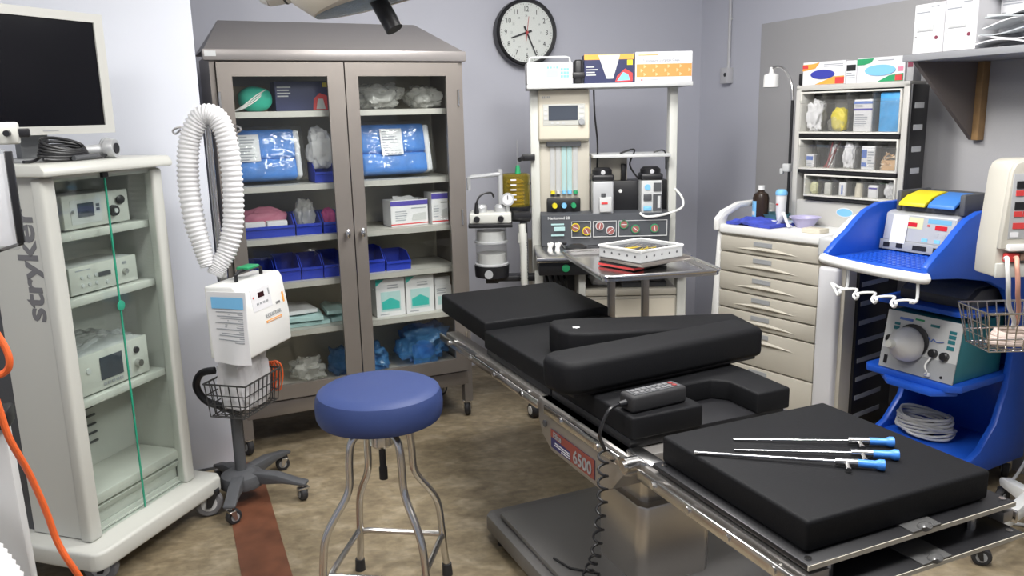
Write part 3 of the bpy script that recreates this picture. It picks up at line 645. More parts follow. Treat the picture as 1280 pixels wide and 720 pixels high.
# hose arching over the pole
hp = [(-1.195, 3.20, 1.055), (-1.215, 3.21, 1.13), (-1.238, 3.22, 1.23), (-1.252, 3.235, 1.35), (-1.250, 3.245, 1.46), (-1.232, 3.255, 1.56), (-1.185, 3.26, 1.632), (-1.13, 3.26, 1.63), (-1.098, 3.255, 1.56), (-1.088, 3.255, 1.45), (-1.088, 3.25, 1.33), (-1.098, 3.245, 1.21), (-1.125, 3.23, 1.11), (-1.16, 3.21, 1.05), (-1.175, 3.20, 1.02)]
m = MB(); m.tube(hp, .040, 20, 0, 24, rf=lambda i, n: (1.05, 1.05, .92, .92)[i % 4] * (.72 + .28 * min(1, i / 50, (n - 1 - i) / 60))); o = m.build('warmer_hose', HOSE, angle=50); tag(o, 'white corrugated air hose arched over the warmer pole', 'hose')

# ================================================================ stool
st = thing('revolving_stool', 'round revolving stool with a blue vinyl seat and chrome tube legs', 'stool', (-.437, 2.53, 0), 0)
m = MB(); m.lathe([(.001, .772), (.15, .770), (.18, .766), (.195, .757), (.203, .738), (.205, .710), (.203, .682), (.196, .668), (.18, .664), (.001, .662)], (0, 0, 0), (0, 0, 1), 48); m.build('seat', BLUEV, st)
m = MB(); m.lathe([(.13, .656), (.14, .656), (.14, .663), (.001, .663)], (0, 0, 0), (0, 0, 1), 30); m.build('seat_plate', DGREY, st)
m = MB(); m.lathe([(.001, .565), (.030, .565), (.040, .575), (.040, .63), (.034, .645), (.034, .66), (.001, .66)], (0, 0, 0), (0, 0, 1), 24); m.build('hub', STEELB, st)
m = MB(); m.lathe([(.001, .45), (.014, .45), (.014, .49), (.011, .495), (.011, .56)], (0, 0, 0), (0, 0, 1), 16); m.build('screw_post', RUBBER, st)
feet = [(-.14, .205), (.182, .16), (.136, -.162), (-.186, -.117)]
for fx, fy_ in feet:
    L_ = math.hypot(fx, fy_); dx, dy = fx / L_, fy_ / L_
    pr = [(.03, .615), (.075, .622), (.105, .597), (.115, .53), (.118, .46), (.135, .415), (.175, .36), (.205, .31), (.22, .25), (.232, .10), (L_, .03)]
    m = MB(); m.tube([(dx * a, dy * a, b) for a, b in pr], .0125, 12, 0, 5); lg = m.build('leg', STEELB, st)
    m = MB(); m.cyl((dx * (L_ - .002), dy * (L_ - .002), .045), (dx * L_, dy * L_, 0), .017, .019, 14); m.build('rubber_foot', RUBBER, lg)
m = MB()
for i in range(4):
    a, b = Vector((*feet[i], 0)), Vector((*feet[(i + 1) % 4], 0)); a = a * .94; b = b * .94; mid = (a + b) / 2 * 1.0
    m.tube([(a.x, a.y, .158), ((a * .7 + mid * .3).x, (a * .7 + mid * .3).y, .165), (mid.x, mid.y, .165), ((b * .7 + mid * .3).x, (b * .7 + mid * .3).y, .165), (b.x, b.y, .165)], .0105, 10, 0, 6)
m.build('foot_ring', STEELB, st)

# ================================================================ operating table
OT = Fr(.40, 2.08, 24)
ot = thing('operating_table', 'stainless operating table with black pads in the middle of the room', 'operating table', (.40, 2.08, 0), 24)
def pad(name, *a, bev=.009, par=None, M=None):
    m = MB(); m.box(*a, 0, bev, 3, M); return m.build(name, VINYL, par or ot)
# head, back, seat and leg sections with their pads
Mh = Matrix.Translation((0, 1.27, .725)) @ Matrix.Rotation(R(2.0), 4, 'X') @ Matrix.Translation((0, -1.27, -.725))
pad('head_pad', -.005, .575, 1.255, 1.775, .712, .795, M=Mh)
pad('back_pad', -.005, .565, .66, 1.265, .685, .76)
m = MB(); m.prism([(0, .16), (.25, .16), (.25, .30), (.31, .34), (.42, .34), (.455, .30), (.455, .16), (.585, .16), (.59, .38), (.56, .67), (.0, .67)], 'z', .688, .757, 0, .008, 3); m.build('seat_pad', VINYL, ot)
pad('leg_pad', -.003, .565, -.53, .006, .688, .762, bev=.009)
m = MB(); m.box(.02, .56, 1.30, 1.74, .70, .716, 0, .004, 2, Mh); m.build('head_board', BLACK, ot)
m = MB(); m.box(.0, .57, .68, 1.25, .66, .686, 0, .004); m.build('back_board', BLACK, ot)
m = MB(); m.box(.0, .57, .17, .67, .66, .69, 0, .004); m.build('seat_board', BLACK, ot)
m = MB(); m.box(-.030, .615, -.565, .01, .672, .686, 0, .003); m.box(-.030, .615, -.5665, -.563, .6735, .6845, 1); lb = m.build('leg_board', [BLACK, BEIGE], ot)
m = MB(); m.box(.02, .605, -.60, .0, .612, .624, 0, .003); m.box(.02, .605, -.6015, -.5985, .613, .623, 1); m.build('lower_leg_board', [BLACK, BEIGE], ot)
for z in (.686, .624):
    m = MB(); m.box(.27, .36, -.567 - (.033 if z < .65 else 0), -.49, z, z + .004, 0); m.ball((.315, -.56 - (.033 if z < .65 else 0), z + .004), .02, .014, .010, 0, 2, .2); m.build('strap_tab', mat('clear_tab', (.10, .10, .10), .2), ot)
for x, y in ((-.012, -.545), (.595, -.545), (.595, -.02), (-.012, -.02)): m = MB(); m.cyl((x, y, .685), (x, y, .690), .008, seg=10); m.build('board_screw', STEELB, lb)
for x, y in ((.05, -.58), (.58, -.58)): m = MB(); m.cyl((x, y, .623), (x, y, .627), .008, seg=10); m.build('board_screw', STEELB, lb)
for x, y in ((.06, -.53), (.51, -.53), (.06, -.04), (.51, -.04)): m = MB(); m.cyl((x, y, .622), (x, y, .674), .012, seg=10); m.build('board_standoff', STEELB, lb)
# accessory side rails in sections, both sides
for sx in (-.042, .635):
    for y0, y1 in ((-.56, .06), (.16, .64), (.69, 1.70)):
        zr = .636 if y0 < 1 else .65
        m = MB(); m.box(sx - .005, sx + .005, y0, y1, zr - .016, zr + .016, 0, .003); rl = m.build('side_rail', STEELB, ot)
        n = 4 if y1 - y0 > .55 else 2; s_ = 1 if sx < 0 else -1
        for k in range(n):
            y = y0 + (y1 - y0) * (k + .5) / n; m = MB(); m.cyl((sx - s_ * .010, y, zr), (sx + s_ * .045, y, zr), .010, seg=10); m.build('rail_spacer', CHROME, rl)
for s_ in (0, 1):   # frame beams under the boards
    x = .0 if s_ == 0 else .555
    m = MB(); m.box(x - (.028 if s_ == 0 else -.03), x + (.035 if s_ == 0 else .063), -.56, .05, .632, .660, 0, .0015); m.box(x - (.02 if s_ == 0 else -.02), x + (.035 if s_ == 0 else .055), .05, 1.68, .625, .655, 0, .0015); m.build('frame_beam', STEEL, ot)
m = MB(); m.cyl((-.062, .105, .645), (.02, .105, .645), .024, seg=18); m.cyl((-.068, .105, .645), (-.062, .105, .645), .015, seg=12); m.box(-.02, .03, .03, .16, .615, .67, 0, .006); m.build('leg_hinge', STEELB, ot)
m = MB(); m.cyl((.56, .105, .645), (.65, .105, .645), .024, seg=18); m.build('leg_hinge', STEELB, ot)
# steel housing with the decal
m = MB(); m.prism([(.715, .655), (.715, .575), (.69, .53), (.62, .49), (.28, .487), (.22, .52), (.16, .585), (.12, .60), (.12, .655)], 'x', -.030, .56, 0, .006); hs = m.build('side_housing', STEEL, ot)
m = MB(); m.cyl((-.031, .66, .575), (-.035, .66, .575), .012, seg=14); m.build('housing_bolt', DGREY, hs)
m = MB(); m.box(-.0318, -.030, .32, .615, .507, .572); m.build('decal_blue', mat('decal_blue', (.025, .025, .13), .5), hs)
m = MB(); m.prism([(.320, .572), (.615, .572), (.615, .545), (.475, .540), (.475, .507), (.32, .507)], 'x', -.0328, -.0310); m.build('decal_red', mat('decal_red', (.27, .06, .045), .5), hs)
DEC = Matrix(((0, 0, -1), (-1, 0, 0), (0, 1, 0))).to_euler()
text('6500', .060, GREY, hs, (-.0345, .395, .534), DEC, 'decal_numerals', 1.0, .0015)
text('Elite', .030, GREY, hs, (-.0345, .565, .557), DEC, 'decal_lettering', 1.1, .0006)
m = MB(); rn = random.Random(1)
for k in range(3): m.box(-.0335, -.0318, .48, .48 + rn.uniform(.05, .12), .513 + k * .008, .516 + k * .008)
m.build('decal_small_print', PAPER, hs)
# column, base
m = MB(); m.prism([(.11, .30), (.13, .27), (.36, .27), (.40, .31), (.40, .52), (.37, .56), (.14, .56), (.11, .53)], 'z', .09, .40, 0, .01, 2); m.build('column_skirt', STEELC, ot)
m = MB(); m.prism([(.135, .32), (.15, .30), (.345, .30), (.375, .33), (.375, .50), (.35, .53), (.16, .53), (.135, .50)], 'z', .38, .62, 0, .008, 2); m.build('column', STEELC, ot)
m = MB(); m.cyl((.385, .36, .44), (.42, .36, .44), .018, seg=14); m.cyl((.2, .292, .46), (.2, .275, .46), .016, seg=14); m.build('column_bolt', STEELB, ot)
m = MB(); m.prism([(-.125, .12), (-.125, 1.0), (-.10, 1.03), (.58, 1.03), (.60, 1.0), (.60, .0), (.57, -.03), (.0, -.03)], 'z', .035, .10, 0, .012, 2); m.prism([(-.09, .18), (-.09, .95), (.56, .95), (.56, .05), (.0, .05)], 'z', .098, .125, 0, .012, 2); m.build('base', mat('base_cover', (.17, .165, .16), .42, .35), ot)
m = MB(); m.box(-.127, -.123, .35, .42, .055, .075); m.build('base_label', LGREY, ot)
for x, y in ((-.08, .93), (-.06, .2), (.53, .93), (.53, .05)):
    m = MB(); m.cyl((x, y, 0), (x, y, .012), .026, seg=16); m.cyl((x, y, .01), (x, y, .045), .012, seg=12); m.build('levelling_foot', BLACK, ot)
# two long arm cushions lying across
t = thing('arm_cushion', 'long black wedge cushion lying across the back pad, farther of the two', 'cushion', OT.w(.455, .755, .7612), 24 - 9.5, 'arm cushions on the operating table')
m = MB(); m.prism([(-.375, -.06), (-.35, -.10), (-.28, -.115), (.375, -.105), (.385, .085), (-.28, .115), (-.35, .10), (-.375, .06)], 'z', 0, .095, 0, .012, 3)
for i, v in enumerate(m.v): m.v[i] = (v[0], v[1], v[2] * (1.12 - .35 * (v[0] + .37) / .75))
m.build('cushion_cover', VINYL, t); m = MB()
for k in range(3): a = R(20 + 60 * k); m.box(-.014, .014, -.003, .003, 0, .001, 0, 0, 2, Matrix.Translation((-.30, -.03, .1035)) @ Matrix.Rotation(-.05, 4, 'Y') @ Matrix.Rotation(a, 4, 'Z'))
m.build('white_mark', PAPER, t)
t = thing('arm_cushion', 'long black boxy cushion with a rounded end lying across the table, nearer of the two', 'cushion', OT.w(.285, .475, .758), 24 + 5, 'arm cushions on the operating table')
m = MB(); m.prism([(-.405, -.035), (-.39, -.07), (-.35, -.085), (.415, -.085), (.425, .07), (-.35, .085), (-.39, .07), (-.405, .035)], 'z', .012, .118, 0, .022, 4); m.build('cushion_cover', VINYL, t)
m = MB(); m.box(-.36, .40, -.062, .06, 0, .014, 0, .004); m.build('cushion_board', BLACK, t)
# hand control and its coiled cord
t = thing('hand_control', 'black hand control with grey keypad resting on the seat pad', 'hand control', OT.w(.115, .225, .7576), 24 + 4)
m = MB(); m.box(-.10, .10, -.035, .035, 0, .052, 0, .010, 3); m.build('control_body', BLACKM, t)
m = MB(); m.box(-.085, .085, -.024, .024, .051, .0535, 0); kp = m.build('keypad', DGREY, t)
for i in range(8):
    for j in range(2):
        m = MB(); m.box(-.078 + i * .02, -.064 + i * .02, -.018 + j * .02, -.004 + j * .02, .053, .056, 0, .001, 1); m.build('key', mat('key_grey', (.14, .14, .145), .5) if i < 7 else mat('key_red', (.22, .03, .03), .5), kp)
m = MB(); m.cyl((-.10, 0, .026), (-.125, 0, .026), .011, .008, 12); m.build('cord_boot', BLACK, t)
cp = [OT.w(-.012, .215, .784), OT.w(-.05, .20, .78), OT.w(-.075, .20, .74), OT.w(-.08, .205, .70), OT.w(-.06, .21, .655)]
P0 = [Vector(p) for p in cp]; c = [OT.w(-.065, .21, .655), OT.w(-.075, .20, .50), OT.w(-.085, .22, .32), OT.w(-.10, .27, .20), OT.w(-.11, .34, .15)]
m = MB(); hx = []
for k in range(160):
    u = k / 159 * 4; i = min(3, int(u)); f_ = u - i; p = Vector(c[i]).lerp(Vector(c[i + 1]), f_); a = k * .62; hx.append((p.x + .014 * math.cos(a), p.y + .014 * math.sin(a), p.z))
e0 = OT.w(-.11, .34, .15)
m.tube(cp, .0055, 8, 0, 5); m.tube([cp[-1]] + hx + [OT.w(-.10, .38, .1275 + .006), OT.w(-.03, .33, .131), OT.w(.03, .40, .131), OT.w(-.04, .47, .131), OT.w(-.06, .55, .131)], .0042, 7)
tag(m.build('control_cord', BLACK), 'black coiled cord hanging from the hand control to the table base', 'cord')
# three rigid scopes on the leg pad
for i, (a, b, r_, lb) in enumerate((((-.002, -.135), (.342, -.42), .0042, 'rigid scope with a blue eyepiece nearest the pad end, thickest shaft'), ((.10, -.165), (.42, -.392), .0028, 'middle of three rigid scopes with blue eyepieces on the leg pad'), ((.142, -.109), (.475, -.329), .0026, 'rigid scope with a blue eyepiece, farthest from the pad end'))):
    L_ = math.hypot(b[0] - a[0], b[1] - a[1]); ang = math.degrees(math.atan2(b[1] - a[1], b[0] - a[0]))
    t = thing('rigid_scope', lb, 'endoscope', OT.w(a[0], a[1], .762), 24 + ang, 'rigid scopes on the leg pad')
    zc = .0135; m = MB(); m.cyl((0, 0, r_ + .0005), (L_ - .105, 0, zc), r_, r_, 12); m.build('shaft', CHROME, t)
    m = MB(); m.cyl((L_ - .112, 0, zc), (L_ - .06, 0, zc), .0085, .0095, 16); m.build('light_block', STEELB, t)
    m = MB(); m.cyl((L_ - .085, 0, zc), (L_ - .085, -.028, zc - .005), .0055, .0055, 10); m.cyl((L_ - .085, -.028, zc - .005), (L_ - .085, -.034, zc - .006), .007, .007, 10); m.build('light_post', STEELB, t)
    m = MB(); m.lathe([(.001, 0), (.0095, 0), (.0095, .040), (.012, .046), (.0135, .05), (.0135, .060), (.009, .062), (.001, .062)], (L_ - .062, 0, zc), (1, 0, 0), 20); m.build('eyepiece', SCOPEB, t)

# ================================================================ anaesthesia machine (faces straight out)
AL = Vector((.50, 4.60, 0))
an = thing('anaesthesia_machine', 'cream anaesthesia machine with flow tubes, gauges and two vaporisers against the back wall', 'anaesthesia machine', AL)
def A(mb, nm, mats, par=None, **k): return mb.build(nm, mats, par or an, **k) if False else _wb(mb, nm, mats, par, k)
def _wb(mb, nm, mats, par, k):
    mb.v = [tuple(Vector(v) - AL) for v in mb.v]; return mb.build(nm, mats, par or an, **k)
for x0, x1 in ((.118, .166), (.868, .912)):
    m = MB(); m.box(x0, x1, 4.52, 4.60, .12, 1.738, 0, .004); A(m, 'upright', CREAM)
m = MB(); m.box(.10, .965, 4.40, 4.76, 1.738, 1.760, 0, .004); A(m, 'top_shelf', LGREY)
m = MB(); m.box(.45, .868, 4.46, 4.74, 1.372, 1.388, 0, .003); A(m, 'middle_shelf', LGREY)
m = MB(); m.box(.10, .93, 4.72, 4.78, .12, .90, 0, .004); A(m, 'back_panel', BEIGE)
# display box
m = MB(); m.prism([(4.50, 1.735), (4.50, 1.475), (4.53, 1.462), (4.70, 1.462), (4.70, 1.735)], 'x', .162, .436, 0, .010, 3); db = A(m, 'display_box', CREAMW)
m = MB(); m.box(.186, .412, 4.4965, 4.502, 1.548, 1.660, 0, .002); bz = A(m, 'display_bezel', CREAM, db)
m = MB(); m.box(.216, .372, 4.494, 4.498, 1.575, 1.652); A(m, 'screen', LCD, db)
m = MB()
for z in (1.585, 1.61, 1.635): m.box(.192, .21, 4.494, 4.498, z - .007, z + .007); m.box(.38, .404, 4.494, 4.498, z + .002, z + .014)
for x in (.235, .265, .295): m.box(x - .007, x + .007, 4.494, 4.498, 1.556, 1.566)
A(m, 'soft_keys', LGREY, db)
m = MB(); m.cyl((.392, 4.498, 1.565), (.392, 4.478, 1.565), .017, .015, 20); A(m, 'rotary_knob', GREY, db)
m = MB()
for k in range(5): m.box(.185 + k * .008, .190 + k * .008, 4.499, 4.501, 1.69, 1.702)
A(m, 'maker_mark', GREY, db)
# flowmeter column
m = MB(); m.box(.166, .440, 4.56, 4.72, 1.02, 1.462, 0, .004); fc = A(m, 'flowmeter_column', BEIGE)
m = MB(); m.box(.205, .392, 4.53, 4.562, 1.435, 1.468, 0, .004); A(m, 'tube_top_block', DGREY, fc)
for k, x in enumerate((.237, .268, .300, .330, .362)):
    m = MB(); m.cyl((x, 4.548, 1.19), (x, 4.548, 1.436), .011, .011, 12); m.box(x - .013, x + .013, 4.553, 4.561, 1.19, 1.435, 1); A(m, 'flow_tube', [ACRYL, TEALP if k in (2, 3) else LGREY], fc)
    m = MB(); m.cyl((x, 4.548, 1.178), (x, 4.548, 1.195), .013, .011, 12); A(m, 'tube_base', YELLOW if k < 1 else (SKY if k in (2, 3) else GREEN if k == 4 else LGREY), fc)
m = MB(); m.box(.225, .275, 4.556, 4.561, 1.162, 1.172); A(m, 'name_strip', DGREY, fc)
m = MB(); m.box(.203, .388, 4.535, 4.562, 1.075, 1.155, 0, .008); kp = A(m, 'flow_knob_panel', BLACK, fc)
for x, c in ((.245, YELLOW), (.297, SKY), (.349, GREEN)):
    m = MB(); m.cyl((x, 4.535, 1.115), (x, 4.50, 1.115), .015, .013, 16); A(m, 'flow_knob', c, kp)
# gauge console
m = MB(); m.prism([(4.46, .925), (4.44, 1.075), (4.70, 1.085), (4.70, .90), (4.46, .90)], 'x', .166, .866, 0, .004); co = A(m, 'gauge_console', SLATE)
yz = lambda z: 4.46 - (z - .925) * .02 / .15
for a, b in ((.330, .436), (.447, .575), (.586, .850)):
    m = MB(); m.frame(a, b, .948, 1.036, a + .003, b - .003, .951, 1.033, 4.440, 4.452); A(m, 'gauge_frame', LGREY, co)
for i, (x, z) in enumerate(((.352, 1.003), (.413, .982), (.484, 1.008), (.542, .982), (.615, 1.014), (.678, .988), (.782, .99))):
    m = MB(); m.cyl((x, 4.456, z), (x, 4.440, z), .024, .023, 24, 0, True); m.cyl((x, 4.4402, z), (x, 4.4390, z), .019, .019, 24, 1); a = R(40 * i + 20)
    m.box(-.015, .015, -.0006, .0, -.0016, .0016, 2, 0, 2, Matrix.Translation((x, 4.4385, z)) @ Matrix.Rotation(a, 4, 'Y'))
    A(m, 'pressure_gauge', [[YELLOW, YELLOW, LGREY, LGREY, GREEN, GREEN, GREEN][i], mat('gauge_face', (.30, .10, .09), .4), PAPER], co)
m = MB(); m.box(.235, .295, 4.445, 4.452, .985, 1.008); m.box(.22, .29, 4.445, 4.452, .958, .966); m.box(.22, .29, 4.443, 4.452, 1.018, 1.026); A(m, 'console_readout', TEALP, co)
text('Narkomed 2B', .021, LGREY, co, Vector((.262, 4.4405, 1.056)) - AL, FRONT, 'console_lettering', 1.0, .0006)
# work surface, drawer, lower bay
m = MB(); m.box(.128, .915, 4.10, 4.70, .872, .90, 0, .006); A(m, 'work_surface', STEELB)
m = MB(); m.box(.14, .90, 4.14, 4.60, .80, .872, 0, .004); A(m, 'drawer_front', BLACK)
m = MB(); m.lathe([(.012, 0), (.020, -.002), (.020, -.006), (.012, -.008)], (.277, 4.139, .838), (0, 1, 0), 20); m.cyl((.277, 4.139, .838), (.277, 4.132, .838), .006, seg=12); A(m, 'green_oxygen_dial', GREEN)
for x0, x1 in ((.122, .165), (.865, .912)):
    m = MB(); m.box(x0, x1, 4.22, 4.30, .09, .80, 0, .005); m.box(x0, x1, 4.22, 4.76, .09, .14, 0, .005); A(m, 'front_leg', CREAM)
m = MB(); m.box(.385, .865, 4.24, 4.70, .14, .66, 0, .004); m.box(.385, .865, 4.235, 4.70, .665, .70, 0, .004); cb = A(m, 'lower_cabinet', BEIGE)
m = MB(); m.box(.395, .857, 4.232, 4.24, .15, .645, 0, .003); A(m, 'cabinet_drawer', CREAMW, cb)
m = MB(); m.box(.35, .385, 4.22, 4.70, .14, .80, 0, .003); A(m, 'bay_divider', CREAM)
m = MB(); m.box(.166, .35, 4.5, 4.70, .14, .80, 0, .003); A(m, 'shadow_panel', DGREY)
m = MB()
for k in range(4): m.tube([(.18 + k * .03, 4.26, .78), (.19 + k * .03, 4.22, .745 + .01 * (k % 2)), (.20 + k * .03, 4.30, .70)], .008, 8, 0, 5)
A(m, 'gas_fittings', BLACK)
for x, y, t_ in ((.145, 4.24, 25), (.89, 4.24, -20), (.145, 4.73, 40), (.89, 4.73, 60)): caster(an, x - AL.x, y - AL.y, .042, .10, t_, [RUBBER, WHITE], .06, dual=True)
# vaporisers on the rail
m = MB(); m.box(.455, .655, 4.62, 4.64, 1.24, 1.372); A(m, 'mounting_plate', BEIGE)
m = MB(); m.cyl((.555, 4.62, 1.30), (.555, 4.615, 1.30), .008); m.box(.62, .645, 4.59, 4.62, 1.24, 1.33, 0, .003); A(m, 'plate_fitting', BLACK)
m = MB(); m.box(.45, .87, 4.56, 4.70, 1.06, 1.24, 0, .004); m.cyl((.61, 4.56, 1.185), (.61, 4.552, 1.185), .010, seg=16, mi=1); A(m, 'vaporiser_rail_block', [BLACK, WHITE])
for i, x in enumerate((.503, .766)):
    m = MB(); m.box(x - .056, x + .056, 4.45, 4.57, 1.068, 1.25, 0, .008, 3); v = A(m, 'vaporiser', SILVER if i == 0 else LGREY)
    m = MB(); m.box(x - .060, x + .060, 4.445, 4.575, 1.248, 1.285, 0, .012, 3); m.lathe([(.055, 1.283), (.055, 1.305), (.04, 1.318), (.001, 1.318)], (x, 4.51, 0), (0, 0, 1), 24); m.cyl((x, 4.47, 1.30), (x, 4.452, 1.295), .010, .012, 12, 1); A(m, 'dial_cap', [BLACK, PAPER], v)
    m = MB()
    if i == 0:
        m.box(x - .022, x + .045, 4.428, 4.452, 1.085, 1.165, 0, .005); m.box(x - .012, x + .022, 4.425, 4.43, 1.128, 1.138, 1); m.cyl((x + .0, 4.44, 1.165), (x, 4.44, 1.185), .012, seg=12, mi=2); A(m, 'filler_block', [LGREY, REDP, DGREY], v)
    else:
        m.box(x + .008, x + .05, 4.445, 4.452, 1.19, 1.235, 0); m.box(x + .006, x + .052, 4.443, 4.452, 1.085, 1.175, 0); m.box(x - .045, x - .002, 4.44, 4.452, 1.14, 1.175, 0, .004); m.box(x - .045, x - .002, 4.44, 4.452, 1.085, 1.11, 1, .004); m.cyl((x - .024, 4.452, 1.212), (x - .024, 4.446, 1.212), .016, seg=20, mi=2); m.box(x + .03, x + .045, 4.441, 4.445, 1.10, 1.165, 3); A(m, 'filler_block', [DGREY, SKY, SKY, LGREY], v)
m = MB(); m.tube([(.455, 4.47, 1.73), (.46, 4.47, 1.6), (.478, 4.50, 1.45), (.48, 4.55, 1.30)], .005, 8, 0, 6); m.tube([(.60, 4.50, 1.393), (.68, 4.52, 1.41), (.66, 4.55, 1.33), (.70, 4.54, 1.26), (.74, 4.56, 1.24)], .005, 8, 0, 6); m.tube([(.78, 4.5, 1.395), (.84, 4.5, 1.40), (.86, 4.56, 1.30)], .004, 8, 0, 6); A(m, 'cables', BLACK)
m = MB(); m.tube([(.70, 4.44, 1.075), (.74, 4.43, 1.055), (.85, 4.43, 1.07), (.93, 4.45, 1.10), (.935, 4.48, 1.15), (.90, 4.53, 1.20)], .0065, 8, 0, 7); A(m, 'sample_line', WHITE)
# absorber and bellows on the left arm
m = MB(); m.box(-.215, .005, 4.27, 4.43, 1.055, 1.112, 0, .010, 3); ab = A(m, 'absorber_head', CREAM)
m = MB()
for x in (-.175, -.05):
    m.cyl((x, 4.272, 1.082), (x, 4.25, 1.082), .017, .015, 16)
m.box(-.22, .01, 4.265, 4.435, 1.035, 1.056, 0, .004); m.cyl((.005, 4.35, 1.085), (.10, 4.40, 1.075), .030, .028, 16); A(m, 'absorber_ports', BLACK, ab)
for x in (-.155, -.05):
    m = MB(); m.lathe([(.032, 1.112), (.034, 1.135), (.024, 1.15), (.001, 1.152)], (x, 4.34, 0), (0, 0, 1), 20); A(m, 'valve_dome', SILVER, ab)
for z0, z1 in ((.945, 1.035), (.825, .938)):
    m = MB(); m.lathe([(.001, z0 + .01), (.080, z0 + .01), (.080, z1), (.084, z1), (.084, z0), (.001, z0)], (-.105, 4.35, 0), (0, 0, 1), 28); cn = A(m, 'canister', ACRYL, ab)
    m = MB(); m.lathe([(.001, z0 + .012), (.075, z0 + .012), (.075, z0 + .065), (.001, z0 + .065)], (-.105, 4.35, 0), (0, 0, 1), 24); A(m, 'absorbent', LGREY, cn)
    m = MB(); m.lathe([(.084, z0), (.090, z0 + .003), (.090, z0 + .012), (.084, z0 + .014)], (-.105, 4.35, 0), (0, 0, 1), 28); A(m, 'clamp_ring', SILVER, cn)
m = MB(); m.lathe([(.001, .755), (.03, .75), (.09, .765), (.094, .825), (.001, .827)], (-.105, 4.35, 0), (0, 0, 1), 28); m.cyl((-.12, 4.27, .79), (-.12, 4.245, .79), .022, seg=16, mi=1); m.box(-.09, .13, 4.33, 4.42, .735, .765, 0, .006); m.box(-.14, -.07, 4.36, 4.46, .72, .77, 0, .004); A(m, 'absorber_base', [BLACK, GREY], ab)
m = MB(); m.lathe([(.001, 1.09), (.075, 1.09), (.085, 1.12), (.085, 1.128), (.001, 1.128)], (.03, 4.46, 0), (0, 0, 1), 24); A(m, 'bellows_base', BLACK, ab)
m = MB(); m.lathe([(.078, 1.128), (.080, 1.29), (.07, 1.30), (.001, 1.302)], (.03, 4.46, 0), (0, 0, 1), 28); bl = A(m, 'bellows_dome', AMBERG, ab)
m = MB(); pr = [(.001, 1.13)]
for k in range(7): pr += [(.050, 1.135 + .02 * k), (.040, 1.145 + .02 * k)]
m.lathe(pr + [(.001, 1.278)], (.03, 4.46, 0), (0, 0, 1), 24); A(m, 'bellows', AMBER, bl)
m = MB()
for k in range(5): m.box(.005, .035, 4.375, 4.38, 1.165 + k * .026, 1.172 + k * .026)
A(m, 'dome_scale', PAPER, bl)
m = MB(); m.tube([(-.215, 4.36, 1.225), (-.215, 4.36, 1.29), (-.20, 4.36, 1.295), (-.05, 4.38, 1.305), (-.045, 4.38, 1.31)], .011, 10); m.cyl((-.05, 4.385, 1.12), (-.05, 4.385, 1.33), .014, seg=14); A(m, 'breathing_arm', SILVER, ab)
m = MB(); m.cyl((-.012, 4.32, 1.178), (-.012, 4.295, 1.178), .034, seg=24); m.cyl((-.012, 4.295, 1.178), (-.012, 4.293, 1.178), .026, seg=24, mi=1); m.box(-.0140, -.010, 4.2915, 4.2932, 1.178, 1.20, 2); m.cyl((-.012, 4.33, 1.10), (-.012, 4.31, 1.15), .01, seg=10); A(m, 'pressure_dial', [SILVER, PAPER, BLACK], ab)
m = MB(); m.cyl((.045, 4.44, 1.30), (.045, 4.44, 1.475), .006, seg=10); A(m, 'glass_rod', ACRYL, ab)
m = MB(); m.cyl((.045, 4.44, 1.302), (.045, 4.44, 1.345), .016, .010, 12); A(m, 'green_valve', GREEN, ab)
m = MB(); m.box(.07, .14, 4.48, 4.54, 1.365, 1.40, 0, .004); m.cyl((.055, 4.44, 1.375), (.08, 4.50, 1.382), .012, seg=10); m.tube([(.08, 4.45, 1.25), (.10, 4.5, 1.24), (.13, 4.55, 1.24)], .006); A(m, 'swing_arm', BLACK, ab)
m = MB(); m.tube([(-.17, 4.30, 1.10), (-.175, 4.28, 1.16), (-.15, 4.29, 1.205), (-.10, 4.31, 1.215), (-.085, 4.32, 1.19)], .005, 8, 0, 6); m.cyl((-.175, 4.285, 1.11), (-.175, 4.285, 1.165), .014, .008, 10); m.box(.05, .09, 4.38, 4.42, .75, 1.09, 0, .006); A(m, 'black_tubing', BLACK, ab)
m = MB(); pts = [(.060, 4.30, 1.05), (.062, 4.29, .98), (.066, 4.29, .90), (.066, 4.29, .80), (.07, 4.30, .70), (.09, 4.34, .62)]
m.tube(pts, .019, 14, 0, 12, rf=lambda i, n: 1 + .09 * math.cos(i * PI)); A(m, 'corrugated_hose', CREAM, ab, angle=80)
m = MB(); m.cyl((.06, 4.30, 1.0), (.06, 4.30, .95), .025, seg=14); A(m, 'hose_cuff', CREAM, ab)
WF = Fr(0, 0, 0)
# things on the machine's top shelf
t = thing('patient_monitor', 'small white patient monitor with a blue keypad on the anaesthesia top shelf', 'monitor', (.105, 4.44, 1.76), 4)
m = MB(); m.box(0, .24, 0, .14, 0, .115, 0, .008, 3); m.build('monitor_case', WHITE, t)
m = MB(); m.tube([(.01, .02, .105), (.015, .02, .135), (.03, .02, .14), (.21, .02, .14), (.225, .02, .135), (.23, .02, .105)], .006, 8); m.build('carry_handle', LGREY, t)
panel(t, .095, .225, .022, .10, LGREY, -.001, 'front_panel'); panel(t, .10, .165, .038, .075, TEALP, -.002, 'display')
m = MB()
for i in range(3):
    for j in range(3): m.box(.175 + i * .016, .187 + i * .016, -.003, 0, .035 + j * .018, .047 + j * .018)
for i in range(4): m.box(.105 + i * .016, .113 + i * .016, -.003, 0, .082, .092)
m.build('keypad', SKY, t); panel(t, .0, .085, .004, .10, PAPER, -.0008, 'note_sheet')
m = MB(); m.box(0, .045, 0, .09, 0, .125, 0, .012, 3); m.box(-.01, .055, -.004, .02, .03, .06, 0, .004); o = m.build('black_charger', BLACK); o.location = (.352, 4.46, 1.76); tag(o, 'small black charger standing between the white monitor and the dark glove carton', 'charger')
